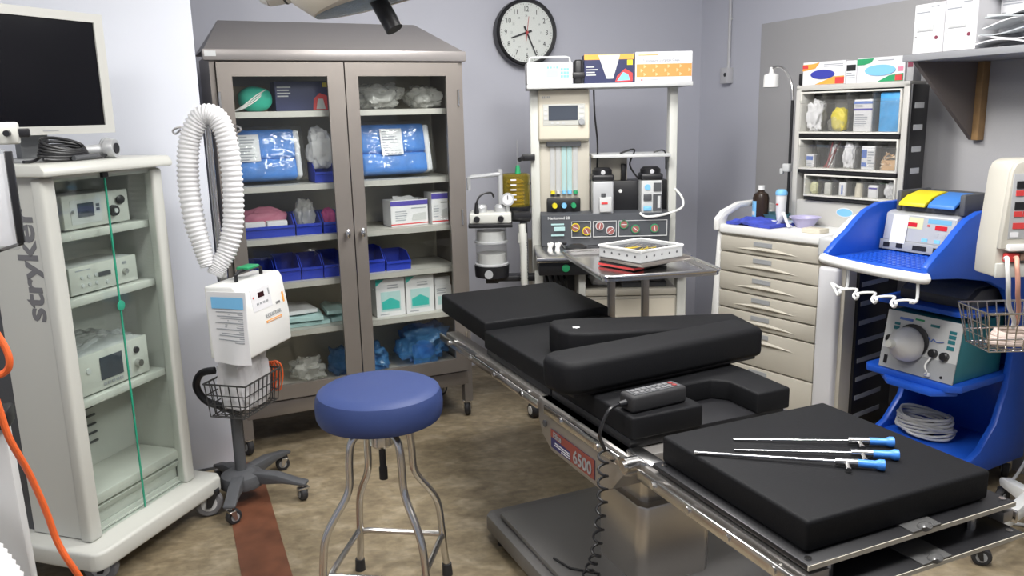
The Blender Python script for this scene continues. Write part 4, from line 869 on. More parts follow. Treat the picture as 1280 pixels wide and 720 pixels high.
def art_black(t, w, d, h):
    panel(t, 0, w, h * .82, h, ORANGEP); poly_panel(t, [(w * .28, h * .98), (w * .72, h * .98), (w * .58, h * .16), (w * .45, h * .16)], LGREY); rows(t, w * .04, w * .32, h * .25, h * .62, 4, LGREY, 7); panel(t, w * .86, w * .97, h * .62, h * .80, YELLOW)
    poly_panel(t, [(w * .62, h * .04), (w * .97, h * .06), (w * .97, h * .34), (w * .82, h * .5), (w * .66, h * .25)], REDP, -.003); poly_panel(t, [(w * .66, h * .08), (w * .92, h * .1), (w * .88, h * .3), (w * .78, h * .38)], SKY, -.004)
carton('glove_carton', 'black and orange glove carton on the anaesthesia machine top shelf', .262, .13, .148, NAVY, WF, (.405, 4.47, 1.76), 0, None, 'box', art_black)
def art_caps(t, w, d, h):
    panel(t, w * .02, w * .99, h * .18, h * .60, mat('pale_orange', (.72, .30, .08), .5)); rows(t, w * .05, w * .4, h * .86, h * .93, 1, ORANGEP, 2)
    for k in range(9):
        for j in range(3): poly_panel(t, [(w * (.04 + k * .105 + .05 * (j % 2)), h * (.2 + j * .13)), (w * (.09 + k * .105 + .05 * (j % 2)), h * (.26 + j * .13)), (w * (.04 + k * .105 + .05 * (j % 2)), h * (.32 + j * .13))], mat('soft_orange', (.80, .50, .25), .5), -.0026) if (k + j) % 2 else None
    text('Disposable Surgical Caps', .020, PAPERG, t, (w * .44, -.0015, h * .72), FRONT, 'print'); panel(t, w * .10, w * .13, h * .05, h * .11, REDP); rows(t, w * .2, w * .5, h * .05, h * .11, 1, PAPERG, 4)
carton('cap_carton', 'white carton with an orange printed band at the right end of the top shelf', .298, .14, .155, PAPER, WF, (.672, 4.455, 1.76), 0, None, 'box', art_caps)
# on its work surface
for k, (x, lb) in enumerate(((.205, 'white plastic connector, left of two on the steel work surface'), (.245, 'white plastic connector beside the black face mask'))):
    m = MB(); m.cyl((0, 0, 0), (0, 0, .028), .014, .010, 14); m.cyl((0, 0, .018), (.012, -.004, .045), .011, .012, 12); m.cyl((-.012, 0, .035), (.016, 0, .035), .009, .009, 12)
    o = m.build('connector', WHITE); o.location = (x, 4.30, .90); tag(o, lb, 'connector', 'white connectors')
m = MB(); m.lathe([(.02, .035), (.03, .034), (.055, .02), (.06, .008), (.05, 0), (.035, .004)], (0, 0, 0), (0, 0, 1), 28); m.tube([(-.06, .03, .01), (-.075, .04, .03), (-.05, .05, .03)], .007, 8, 0, 5); o = m.build('breathing_mask', BLACK); o.location = (.345, 4.30, .90); tag(o, 'black rubber breathing mask lying on the steel work surface', 'mask')
bag('white_cover', 'white cloth bundle in the open bay under the work surface', (.13, .13, .095), PAPER, WF, (.48, 4.36, .70), 81, None, 'cloth', .2)
m = MB(); m.box(0, .24, 0, .2, 0, .03, 0, .008); m.tube([(.02, .0, .04), (.12, -.01, .05), (.22, .02, .04), (.2, .1, .06), (.05, .1, .05)], .012, 8, 0, 6, True); o = m.build('hose_tray', DGREY); o.location = (.58, 4.27, .7008); tag(o, 'dark tray of coiled tubing in the bay right of the white bundle', 'tray')

# ================================================================ wall clock
CLK = thing('wall_clock', 'round black-rimmed wall clock with a white dial', 'clock', (0, 0, 0))
ty = CY - CX * math.tan(R(21.5))
a = R(21.5); d_ = .105 * 1.0
CLK.location = (.105 * math.cos(a), ty + .105 * math.sin(a), 2.10); CLK.rotation_euler = (0, 0, a)
m = MB(); m.lathe([(.001, .0), (.192, .0), (.200, -.03), (.200, -.082), (.192, -.090), (.180, -.088), (.176, -.072), (.001, -.072)], (0, 0, 0), (0, 1, 0), 64); m.build('rim', BLACK, CLK)
m = MB(); m.cyl((0, -.072, 0), (0, -.0735, 0), .177, seg=64); m.build('dial', mat('dial_white', (.85, .85, .84), .5), CLK)
m = MB()
for k in range(60):
    L_ = .012 if k % 5 == 0 else .006; m.box(-.001, .001, -.0745, -.0735, .170 - L_, .170, 0, 0, 2, Matrix.Rotation(-k * PI / 30, 4, 'Y'))
m.build('minute_track', BLACK, CLK)
for k in range(1, 13):
    t_ = k * PI / 6; text(str(k), .044, BLACK, CLK, (.137 * math.sin(t_), -.0742, .137 * math.cos(t_)), FRONT, 'numeral', .82); text(str(k + 12), .018, GREY, CLK, (.098 * math.sin(t_), -.0742, .098 * math.cos(t_)), FRONT, 'small_numeral', .82)
def hand(nm, ang, l, w, back, m_, y):
    h_ = MB(); h_.prism([(-w, -back), (w, -back), (w * .6, l), (-w * .6, l)], 'y', y - .002, y, 0, 0, 2, Matrix.Rotation(R(ang), 4, 'Y')); return h_.build(nm, m_, CLK)
hand('hour_hand', 252, .108, .007, .035, BLACK, -.077); hand('minute_hand', 156, .150, .0055, .04, BLACK, -.080); hand('second_hand', 8, .095, .0018, .05, REDP, -.083)
m = MB(); m.cyl((0, -.073, 0), (0, -.086, 0), .009, seg=14); m.build('hand_hub', REDP, CLK)
m = MB(); m.cyl((0, -.0885, 0), (0, -.0875, 0), .178, seg=48); m.build('crystal', GLASS, CLK)

# ================================================================ operating light reaching in from above
sl_ = thing('operating_light', 'cream operating light head with a black sterile handle at the top edge', 'surgical light', (-.44, 2.25, 1.96))
Mt = Matrix.Rotation(R(-15), 4, 'Y')
m = MB()
def lamp_xy(u): return (.30 * math.cos(u), .20 * math.sin(u))
prof = [(.001, .16), (.25, .15), (.31, .10), (.325, .06), (.32, .03), (.27, -.018), (.20, -.022)]
n = 40; vs = []; fs = []
for r_, z in prof:
    for i in range(n):
        q = 2 * PI * i / n; vs.append(Mt @ Vector((r_ * math.cos(q) * .86 + .155, r_ * math.sin(q) * .62, z - .052)))
for k in range(len(prof) - 1):
    for i in range(n): fs.append((k * n + i, k * n + (i + 1) % n, (k + 1) * n + (i + 1) % n, (k + 1) * n + i))
m.add(vs, fs); m.build('light_housing', mat('lamp_cream', (.60, .56, .48), .4), sl_)
m = MB(); m.lathe([(.001, -.030), (.12, -.028), (.2, -.020), (.205, -.014)], (0, 0, 0), (0, 0, 1), 40)
m.v = [tuple(Mt @ Vector((v[0] * 1.12 + .150, v[1] * .60, v[2] - .053))) for v in m.v]; m.build('lens', mat('lamp_lens', (.20, .26, .30), .25, bump=.5, bscale=90), sl_)
m = MB(); m.cyl(Mt @ Vector((-.175, 0, .030)), Mt @ Vector((-.10, 0, .022)), .040, .042, 24); m.cyl(Mt @ Vector((-.195, 0, .033)), Mt @ Vector((-.175, 0, .030)), .028, .040, 24, 0); m.build('end_knob', WHITE, sl_)
m = MB(); m.lathe([(.0425, -.003), (.0435, 0), (.0425, .003)], Mt @ Vector((-.135, 0, .026)), Mt @ Vector((1, 0, 0)), 24); m.build('knob_seam', DGREY, sl_)
m = MB(); m.cyl((.075, -.02, .02), (.155, -.05, -.125), .022, .023, 20); m.build('sterile_handle', BLACK, sl_)
m = MB(); m.cyl((.06, -.015, .045), (.08, -.022, .01), .032, .028, 16); m.build('handle_mount', BLACK, sl_)
m = MB(); m.tube([(.12, .02, .14), (.12, .02, .30), (.30, .10, .42), (.30, .10, .79)], .025, 12, 0, 4); m.build('support_arm', LGREY, sl_)

# ================================================================ instrument stand with tray
MY = Fr(.355, 3.13, 11)
ms = thing('instrument_stand', 'stainless instrument stand with a rimmed tray beside the operating table', 'instrument stand', (.355, 3.13, 0), 11)
m = MB(); w_, d_ = .495, .64; z0 = .985
def rr(x0, x1, y0, y1, r_, n=5):
    P = []
    for cx, cy, a0 in ((x1 - r_, y0 + r_, -90), (x1 - r_, y1 - r_, 0), (x0 + r_, y1 - r_, 90), (x0 + r_, y0 + r_, 180)):
        for k in range(n + 1): a = R(a0 + 90 * k / n); P.append((cx + r_ * math.cos(a), cy + r_ * math.sin(a)))
    return P
m.prism(rr(.02, w_ - .02, .02, d_ - .02, .03), 'z', z0 - .016, z0 - .012)
inn = rr(.02, w_ - .02, .02, d_ - .02, .03); out = rr(0, w_, 0, d_, .04); N = len(inn)
m.add([(x, y, z0 - .012) for x, y in inn] + [(x, y, z0 + .004) for x, y in out] + [(x, y, z0 - .016) for x, y in out], [(i, (i + 1) % N, N + (i + 1) % N, N + i) for i in range(N)] + [(N + i, N + (i + 1) % N, 2 * N + (i + 1) % N, 2 * N + i) for i in range(N)])
m.tube([(x, y, z0 + .002) for x, y in out], .0075, 8, 0, 0, True); m.build('tray', STEELB, ms)
for x in (.185, .345):
    m = MB(); m.box(x - .015, x + .015, .455, .485, .62, .972, 0, .003); m.box(x - .018, x + .018, .28, .485, .955, .968, 0, .003); m.box(x - .022, x + .022, .445, .495, .60, .625, 0, .003); m.build('post', STEEL, ms)
m = MB(); m.box(.165, .365, .455, .485, .60, .618, 0, .004); m.cyl((.265, .47, .08), (.265, .47, .61), .022, seg=16); m.build('stem', STEELB, ms)
m = MB(); m.box(.25, .282, .22, .62, .07, .10, 0, .006); m.box(.12, .50, .60, .635, .07, .10, 0, .006); m.build('foot', STEEL, ms)
for x, y in ((.265, .24), (.14, .617), (.48, .617)): caster(ms, x, y, .035, .075, 20)
# sterilising tray and things on the stand
t = thing('steriliser_tray', 'pale perforated sterilising tray full of instruments tilted on the instrument stand', 'instrument tray', (.519, 3.262, 1.0145), 37)
Mq = Matrix.Rotation(R(1.5), 4, 'Y'); 
m = MB(); w_, d_, h_ = .25, .24, .048
m.box(0, w_, 0, d_, 0, .003); m.frame(-.0, w_, .0, h_, .004, w_ - .004, .004, h_ - .001, 0, .004)
m.v = m.v; m2 = MB(); m2.box(0, w_, 0, d_, 0, .003); 
for a, b, c, e in ((0, w_, 0, .004), (0, w_, d_ - .004, d_), (0, .004, .004, d_ - .004), (w_ - .004, w_, .004, d_ - .004)): m2.box(a, b, c, e, 0, h_)
m2.build('tray_body', LGREY, t)
m = MB(); m.tube([(0, 0, h_), (w_, 0, h_), (w_, d_, h_), (0, d_, h_)], .006, 8, 0, 0, True); m.build('rim', WHITE, t)
m = MB()
for k in range(5): m.cyl((.035 + k * .045, .0005, .024), (.035 + k * .045, -.0006, .024), .005, seg=10)
for k in range(5): m.cyl((-.0006, .03 + k * .045, .024), (.0005, .03 + k * .045, .024), .005, seg=10)
m.build('perforations', DGREY, t)
m = MB(); m.box(.004, w_ - .004, .004, d_ - .004, .003, .038, 0, 0); m.build('instrument_mat', DGREY, t)
rn = random.Random(9)
for k in range(16):
    x, y, l, a = rn.uniform(.05, .20), rn.uniform(.04, .20), rn.uniform(.04, .09), rn.uniform(-.5, .5); ll = l * .5; ca, sa = math.cos(a) * ll, math.sin(a) * ll
    x0_, x1_ = max(.012, x - ca), min(w_ - .012, x + ca)
    o = tag(MB().cyl((x0_, y - sa, .0), (x1_, y + sa, .004), .0035, .0025, 8).build('instrument', [STEELB, AMBER, STEEL][k % 3]), 'small metal instrument lying in the sterilising tray', 'instrument', 'instruments in the sterilising tray')
    o.location = t.location + Vector((0, 0, .042)); o.rotation_euler = t.rotation_euler
m = MB(); m.box(0, .29, 0, .25, 0, .016, 0, .004); o = m.build('steel_tray_lid', STEELD); o.location = (.525, 3.255, .9975); o.rotation_euler = (0, 0, R(37)); tag(o, 'flat dark steel lid under the perforated sterilising tray', 'lid')
m = MB(); m.box(0, .21, 0, .20, .0, .020, 0, .003); m.box(-.001, .06, -.001, .201, .003, .012, 1); o = m.build('folder', [BLACKM, REDP]); o.location = (.50, 3.305, .9755); o.rotation_euler = (0, 0, R(40)); tag(o, 'black and red folder at the bottom of the pile on the stand tray', 'folder')

# ================================================================ drawer cart with bin rack
SC = Fr(1.095, 4.256, -54.5)
sc = thing('drawer_cart', 'beige seven-drawer procedure cart with white bumper handles in the corner', 'drawer cart', (1.095, 4.256, 0), -54.5)
m = MB(); m.box(0, .72, .012, .43, .09, .985, 0, .004); m.build('body', DRAWER, sc)
m = MB(); m.prism([(0, .985), (-.012, .99), (-.012, 1.03), (.44, 1.03), (.44, .985)], 'x', .0, .60, 0, .006); m.box(.595, .72, .05, .44, .985, 1.03, 0, .004); m.build('worktop', WHITE, sc)
m = MB(); m.prism([(-.075, .08), (-.03, .06), (.0, .06), (.0, 1.0), (-.02, 1.0), (-.045, .6)], 'y', -.005, .43, 0, .008, 2); m.build('side_flare', WHITE, sc)
for x0, x1, pts in ((-.028, .006, [(-.03, 1.0), (-.03, 1.06), (.02, 1.10), (.14, 1.135), (.30, 1.135), (.44, 1.10), (.44, 1.0), (.40, 1.0), (.40, 1.075), (.28, 1.105), (.15, 1.105), (.05, 1.07), (.02, 1.0)]),
                    (.655, .735, [(-.03, .945), (-.04, 1.0), (-.02, 1.035), (.05, 1.085), (.12, 1.12), (.20, 1.13), (.275, 1.11), (.275, .99), (.25, .99), (.25, 1.075), (.20, 1.095), (.14, 1.09), (.10, 1.06), (.07, 1.0), (.07, .945)])):
    m = MB(); m.prism(pts, 'x', x0, x1, 0, .008, 2); m.build('bumper_handle', WHITE, sc)
m = MB(); m.box(.600, .735, -.045, .07, .935, 1.035, 0, .018, 3); m.build('corner_bumper', LGREY, sc)
m = MB(); m.box(.600, .70, -.01, .05, .895, .936, 0, .004); m.build('lock_recess', STEELD, sc)
m = MB(); m.box(.592, .70, -.02, .10, .07, .895, 0, .020, 3); m.build('corner_column', mat('column_white', (.66, .66, .68), .4), sc)
zs = [.978, .893, .790, .690, .598, .510, .315, .105]
for i in range(7):
    z1, z0 = zs[i] - .004, zs[i + 1] + .004
    m = MB(); m.box(.004, .586, -.004, .015, z0, z1, 0, .004); dr = m.build('drawer', DRAWER, sc)
    zc = z1 - min(.055, (z1 - z0) * .62)
    m = MB(); m.sheet(lambda u, v: (.10 + .38 * u, -.0045 - .012 * math.sin(PI * u) ** 1.2 * math.sin(PI * min(1, v * 1.3)) , zc - .010 + .024 * v * math.sin(PI * u)), 24, 6); m.build('pull_lip', DRAWER, dr)
    m = MB(); m.box(.215, .325, -.0075, -.004, z1 - .034, z1 - .012); m.build('label_holder', GREY, dr)
m = MB(); m.box(.715, .735, .10, .43, .08, .93, 0, .003); sp = m.build('slotted_side', BLACK, sc)
for k in range(8): m = MB(); m.box(.734, .738, .12, .34, .15 + k * .092, .172 + k * .092); m.build('slot_rail', GREY, sp)
for x, y in ((.05, .03), (.64, .03), (.05, .39), (.64, .39)): caster(sc, x, y, .045, .10, 20 + 60 * x)
# the bin rack on the back of the cart
rk = thing('bin_rack', 'grey rack of clear tilt-out bins standing on the drawer cart', 'bin rack', SC.w(.21, .29, 1.0306), -54.5)
RK = Fr(SC.w(.21, .29, 0)[0], SC.w(.21, .29, 0)[1], -54.5); RW = .59
FRM = mat('rack_frame', (.52, .51, .48), .45)
m = MB(); m.box(0, .028, 0, .14, 0, .68, 0, .002); m.box(RW - .028, RW, 0, .14, 0, .68, 0, .002); m.box(0, RW, 0, .14, .665, .69, 0, .002); m.box(.028, RW - .028, .125, .14, 0, .67, 0); m.box(.02, RW - .02, .012, .14, 0, .122, 0)
m.build('rack_frame', [FRM, BLACK], rk)
m = MB(); m.box(RW, RW + .012, .004, .145, 0.0, .675, 0, .002); sd = m.build('black_side', BLACK, rk)
for k in range(6): m = MB(); m.box(RW + .0115, RW + .0145, .03, .105, .08 + k * .098, .105 + k * .098); m.build('slot_rail', LGREY, sd)
m = MB(); m.lathe([(.001, 0), (1, 0), (1, .002), (.001, .002)], (0, 0, 0), (0, -1, 0), 32)
m.v = [(v[0] * .042 + .30, v[1] + .011, v[2] * .019 + .075) for v in m.v]; m.build('oval_badge', SKY, rk)
m = MB(); m.lathe([(.001, 0), (1, 0), (1, .002), (.001, .002)], (0, 0, 0), (0, -1, 0), 32); m.v = [(v[0] * .046 + .30, v[1] + .0118, v[2] * .023 + .075) for v in m.v]; m.build('oval_badge_rim', PAPER, rk)
m = MB(); m.box(.42, .426, .009, .012, .07, .085); m.box(.455, .475, .006, .012, .07, .083, 0, .002); m.build('rack_fittings', DGREY, rk)
BINC = {}
TFR = mat('tray_ivory', (.70, .69, .64), .4)
for ri, (z0, z1, n, x0) in enumerate(((.455, .658, 4, .03), (.278, .432, 5, .034), (.145, .255, 6, .075))):
    x1 = RW - .032; cw = (x1 - x0) / n
    m = MB(); m.box(x0, x1, -.008, .10, z0, z0 + .010, 0, .002); m.box(x0, x1, -.008, .012, z1 - .008, z1, 0, .002); m.box(x0, x0 + .008, -.008, .10, z0, z1, 0, .001); m.box(x1 - .008, x1, -.008, .10, z0, z1, 0, .001); tr = m.build('bin_tray', TFR, rk)
    m = MB(); m.box(x0, x1, .100, .122, z1 - .02, z1 + .02); m.box(x0, x1, -.004, .12, z0 - .018, z0 - .004); m.build('tray_gap', BLACK, tr)
    for k in range(n):
        a, b = x0 + k * cw + .004, x0 + (k + 1) * cw - .004; h = z1 - z0
        m = MB(); m.box(a, b, -.012, -.009, z0 + .008, z0 + h * .74, 0, .001); m.prism([(-.012, z0 + h * .72), (-.020, z0 + h * .80), (-.016, z0 + h * .80), (-.008, z0 + h * .72)], 'x', a, b); m.box(a - .001, a + .0015, -.012, .095, z0 + .01, z1 - .01); m.box(b - .0015, b + .001, -.012, .095, z0 + .01, z1 - .01); m.box(a, b, .094, .097, z0 + .01, z1 - .01); m.build('clear_bin', ACRYL, tr)
        BINC[(ri, k)] = ((a + b) / 2, 1.03 + z0 + .0105, cw - .014, h)
def inbin(o, ri, k, y=.04, dx=0): x, z, w, h = BINC[(ri, k)]; o.location = RK.w(x + dx, y, z); o.rotation_euler = (0, 0, R(-54.5)); return o
def lump(name, label, ri, k, mt, f=.75, seed=0, amp=.3, cat='supply', group=None):
    x, z, w, h = BINC[(ri, k)]; hh = h * f
    m = MB(); m.ball((0, 0, hh * .5), w * .36, .028, hh * .5, 0, 4, amp, 6, seed, .75, .001); return tag(inbin(m.build(name, mt, angle=60), ri, k), label, cat, group)
def slabpack(name, label, ri, k, mt, f, wf=.8, art=None, cat='packet', tilt=0):
    x, z, w, h = BINC[(ri, k)]; hh = h * f; ww = w * wf
    t = thing(name, label, cat, RK.w(x - ww / 2, .015, z), -54.5); b = MB(); b.box(0, ww, 0, .06, 0, hh, 0, .006, 2); b.build('pack_body', mt, t)
    if art: art(t, ww, .06, hh)
    return t
lump('gauze_bag', 'crumpled white gauze bag in the first bin of the top rack row', 0, 0, PAPER, .7, 91, .4, 'bag')
t = lump('yellow_packet', 'yellow packet leaning in the second bin of the top rack row', 0, 1, YELLOW, .55, 92, .15, 'packet')
lump('clear_packet', 'clear crumpled packet in front of the yellow packet in the top rack row', 0, 1, FILM, .35, 99, .3, 'packet').location = RK.w(BINC[(0, 1)][0] - .01, .012 + .02, BINC[(0, 1)][1])
def art_pk(t, w, d, h): panel(t, 0, w, h * .66, h * .72, PURPLE); panel(t, 0, w, h * .86, h * .94, mat('print_blue', (.10, .18, .50), .5)); rows(t, w * .1, w * .9, h * .15, h * .55, 6, PAPERG, 3); rows(t, w * .1, w * .7, h * .74, h * .84, 2, PAPERG, 4)
slabpack('dressing_packet', 'white dressing packet with blue bands in the third bin of the top row', 0, 2, PAPER, .74, .82, art_pk)
slabpack('blue_pack', 'bright blue folded pack filling the last bin of the top rack row', 0, 3, CYANW, .88, .84, None, 'pack')
def art_sm(t, w, d, h): panel(t, w * .1, w * .9, h * .55, h * .85, mat('print_blue', (.10, .18, .50), .5)); rows(t, w * .1, w * .8, h * .1, h * .45, 3, PAPERG, 6)
slabpack('vial_box', 'small white and blue box in the first bin of the middle rack row', 1, 0, PAPER, .42, .5, art_sm, 'box')
x, z, w, h = BINC[(1, 1)]
t = thing('swab_bundle', 'bundle of red and white sticks in the second bin of the middle row', 'swabs', RK.w(x, .04, z), -54.5)
m = MB(); rn = random.Random(5)
for k in range(9): m.cyl((rn.uniform(-.03, .0), rn.uniform(-.02, .03), 0), (rn.uniform(.0, .04), rn.uniform(-.02, .03), h * rn.uniform(.6, .85)), .003, seg=6, mi=k % 2)
m.build('sticks', [PAPER, mat('dull_red', (.35, .10, .10), .5)], t, )
lump('gauze_rolls', 'pile of white gauze rolls in the middle bin of the middle row', 1, 2, PAPER, .78, 95, .35, 'gauze')
slabpack('bandage_box', 'white bandage box with blue squares in the fourth bin of the middle row', 1, 3, PAPER, .72, .78, lambda t, w, d, h: (panel(t, w * .06, w * .42, h * .5, h * .85, mat('print_blue', (.10, .18, .50), .5)), panel(t, w * .06, w * .42, h * .12, h * .3, mat('print_blue', (.10, .18, .50), .5)), rows(t, w * .5, w * .95, h * .1, h * .8, 6, PAPERG, 2)), 'box')
x, z, w, h = BINC[(1, 4)]
rn = random.Random(7)
m = MB(); m.box(-w * .42, w * .42, -.025, .045, 0, h * .3, 0, .008)
for k in range(46):
    p0 = Vector((rn.uniform(-w * .42, w * .42), rn.uniform(-.027, .02), h * rn.uniform(.02, .42))); p1 = Vector((max(-w * .43, min(w * .43, p0.x + rn.uniform(-.05, .05))), max(-.028, min(.04, p0.y + rn.uniform(-.02, .02))), max(.004, p0.z + rn.uniform(-.02, .03)))); m.cyl(p0, p1, .0028, seg=6, mi=k % 2)
o = tag(m.build('wooden_sticks', [TAN, mat('pale_stick', (.70, .60, .48), .7)]), 'heap of pale wooden applicator sticks in the last bin of the middle row', 'sticks', None, 'stuff'); inbin(o, 1, 4)
lump('ointment_pack', 'pale yellow packet in the first bin of the bottom rack row', 2, 0, mat('pale_yellow', (.62, .62, .38), .5), .55, 101, .2, 'packet')
o = slabpack('ampoule_strip', 'tilted beige strip pack in the second bin of the bottom row', 2, 1, CREAM, .55, .6, None, 'packet')
slabpack('syringe_pack', 'small white pack with a dark stripe in the third bin of the bottom row', 2, 2, PAPER, .6, .6, lambda t, w, d, h: panel(t, w * .4, w * .6, h * .1, h * .8, mat('print_blue', (.10, .18, .50), .5)), 'packet')
x, z, w, h = BINC[(2, 3)]
m = MB(); m.cyl((0, 0, 0), (0, 0, h * .42), w * .36, seg=20); m.cyl((0, 0, h * .42), (0, 0, h * .6), w * .30, seg=20); inbin(tag(m.build('tape_rolls', CREAMW), 'stacked rolls of cream tape in the fourth bin of the bottom row', 'tape'), 2, 3)
slabpack('blade_box', 'white box with a blue bar in the fifth bin of the bottom row', 2, 4, PAPER, .55, .8, lambda t, w, d, h: panel(t, w * .1, w * .9, h * .7, h * .82, PURPLE), 'box')
lump('foil_packet', 'crumpled grey packet in the last bin of the bottom rack row', 2, 5, FILMW, .7, 106, .4, 'packet')
# cartons on the rack
def art_glove1(t, w, d, h):
    poly_panel(t, [(w * .0, h * .62), (w * .0, h * .9), (w * .25, h * .92), (w * .4, h * .98), (w * .3, h * .72)], ORANGEP); poly_panel(t, [(w * .3, 0.002), (w * .98, .002), (w * .98, h * .35), (w * .75, h * .34), (w * .5, h * .16)], ORANGEP); panel(t, 0, w * .13, h * .72, h * .88, REDP, -.003); panel(t, w * .78, w * .98, h * .03, h * .3, REDP, -.003)
    m = MB(); m.lathe([(.001, 0), (1, 0), (1, .003), (.001, .003)], (0, 0, 0), (0, -1, 0), 32); m.v = [(v[0] * w * .28 + w * .48, v[1] - .001, v[2] * h * .2 + h * .45) for v in m.v]; m.build('printed_oval', mat('oval_blue', (.04, .05, .35), .4), t); rows(t, w * .5, w * .95, h * .75, h * .9, 2, PAPERG, 2)
def art_glove2(t, w, d, h):
    poly_panel(t, [(w * .0, h * .72), (w * .0, h * .97), (w * .36, h * .97), (w * .3, h * .8), (w * .15, h * .72)], GREEN); poly_panel(t, [(w * .45, .002), (w * .98, .002), (w * .98, h * .32), (w * .7, h * .26)], GREEN); panel(t, w * .82, w * .97, h * .04, h * .26, REDP, -.003)
    m = MB(); m.lathe([(.001, 0), (1, 0), (1, .003), (.001, .003)], (0, 0, 0), (0, -1, 0), 32); m.v = [(v[0] * w * .32 + w * .5, v[1] - .001, v[2] * h * .22 + h * .48) for v in m.v]; m.build('printed_oval', SKY, t); panel(t, w * .86, w * .97, h * .4, h * .58, PINK); rows(t, w * .45, w * .95, h * .82, h * .92, 1, PAPERG, 3)
carton('glove_box', 'white glove box with orange corners on top of the bin rack', .235, .10, .11, PAPER, RK, (.018, .02, 1.7205), 0, 'glove boxes on the bin rack', 'box', art_glove1)
carton('glove_box_end', 'glove box end with a black band between the orange and green glove boxes', .056, .10, .105, PAPER, RK, (.255, .02, 1.7205), 0, None, 'box', lambda t, w, d, h: (panel(t, w * .08, w * .92, h * .55, h * .82, BLACK), rows(t, w * .1, w * .9, h * .2, h * .5, 3, PAPERG, 2)))
carton('glove_box', 'white glove box with green corners on top of the bin rack', .235, .10, .112, PAPER, RK, (.313, .02, 1.7205), 0, 'glove boxes on the bin rack', 'box', art_glove2)
m = MB(); m.box(0, .03, 0, .05, 0, .06, 0, .008); o = m.build('black_pager', BLACK); put(o, RK, -.014, .03, 1.7205); tag(o, 'small black holder at the left end of the rack top', 'holder')
m = MB(); m.box(0, .032, 0, .07, 0, .105, 0, .002); m.box(.004, .028, -.001, .001, .06, .098, 1); o = m.build('dark_carton', [mat('grey_card', (.45, .45, .46), .6), mat('maroon_print', (.20, .03, .06), .5)]); put(o, RK, .552, .03, 1.7205); tag(o, 'narrow grey carton with maroon print right of the green glove box', 'box')
# gooseneck lamp
gl_ = thing('examination_lamp', 'white gooseneck examination lamp bowed over the rack edge', 'lamp', RK.w(-.035, .02, 1.031), -54.5)
m = MB(); pts = [(0, 0, 0), (0, 0, .30), (0, 0, .62), (-.012, .0, .70), (-.045, .0, .765), (-.09, 0, .79), (-.13, 0, .785)]; m.tube(pts[:3], .0075, 10); m.build('pole', BLACK, gl_)
m = MB(); m.tube(pts[2:], .007, 10, 0, 6); m.build('gooseneck', STEELB, gl_)
m = MB(); m.cyl((0, 0, 0), (0, 0, .02), .025, .02, 20); m.box(-.03, .01, -.02, .01, .26, .30, 0, .004); m.box(-.05, -.03, -.015, .0, .245, .275, 0, .004); m.build('mount', LGREY, gl_)
m = MB(); m.lathe([(.010, .79), (.012, .765), (.014, .76), (.036, .752), (.038, .745), (.040, .69), (.034, .688), (.030, .70), (.001, .70)], (-.135, 0, 0), (0, 0, 1), 28); m.build('lamp_shade', WHITE, gl_)
m = MB(); m.cyl((-.135, 0, .688), (-.135, 0, .70), .033, seg=24); m.build('lamp_lens', DGREY, gl_)
# on the cart worktop
t = thing('brown_bottle', 'brown peroxide bottle with a white cap and blue label on the cart', 'bottle', SC.w(.075, .22, 1.0306), -54.5)
m = MB(); m.lathe([(.001, 0), (.040, 0), (.042, .006), (.042, .125), (.036, .145), (.017, .158), (.016, .168), (.001, .168)], (0, 0, 0), (0, 0, 1), 28); m.build('bottle_body', BROWNB, t)
m = MB(); m.cyl((0, 0, .166), (0, 0, .188), .018, .018, 20); m.build('cap', WHITE, t)
m = MB(); m.sheet(lambda u, v: (.0427 * math.sin(-1.4 + 1.5 * u), -.0427 * math.cos(-1.4 + 1.5 * u), .02 + .09 * v), 12, 2); m.sheet(lambda u, v: (.0431 * math.sin(-1.2 + 1.1 * u), -.0431 * math.cos(-1.2 + 1.1 * u), .035 + .02 * v), 12, 2, 1); m.build('label', [SKY, PAPER], t)
t = thing('gel_tube', 'white gel tube with a blue shoulder standing beside the brown bottle', 'tube', SC.w(.215, .20, 1.0306), -54.5)
m = MB(); m.lathe([(.001, 0), (.016, 0), (.018, .01), (.020, .03), (.024, .06), (.027, .14), (.029, .165), (.020, .175), (.001, .178)], (0, 0, 0), (0, 0, 1), 24); m.build('tube_body', WHITE, t)
m = MB(); m.lathe([(.0295, .150), (.0302, .164), (.022, .177), (.001, .180)], (0, 0, 0), (0, 0, 1), 24); m.build('shoulder', SKY, t)
panel(t, -.010, .004, .10, .108, REDP, -.0275)
m = MB(); m.sheet(lambda u, v: (u * .27 + .02 * v, v * .17, max(.016, .024 + .012 * noise.noise(Vector((u * 7, v * 5, 0))) + .012 * math.sin(u * 5) - .016 * (abs(2 * u - 1) ** 5 + (abs(2 * v - 1) ** 5)))), 26, 18, 0, .015); put(tag(m.build('blue_cloth', BLUEC, angle=60), 'folded royal blue cloth at the front left of the cart worktop', 'cloth'), SC, .022, .015, 1.0305)
m = MB(); m.sheet(lambda u, v: (u * .30, v * .18, max(.011, .013 + .005 * math.sin(u * 9) - .006 * abs(2 * u - 1) ** 4)), 20, 10, 0, .010); put(tag(m.build('sterile_pouch', mat('pouch_blue', (.55, .68, .82), .5)), 'pale blue sterile pouches behind the royal blue cloth', 'pouch'), SC, .05, .20, 1.0305)
m = MB(); m.lathe([(.001, .004), (.055, .0), (.075, .028), (.078, .028), (.060, -.001), (.001, -.001)], (0, 0, .001), (0, 0, 1), 32); put(tag(m.build('teal_dish', mat('dusty_teal', (.10, .25, .30), .5)), 'shallow dark teal dish on the pale blue pouches', 'dish'), SC, .135, .27, 1.045)
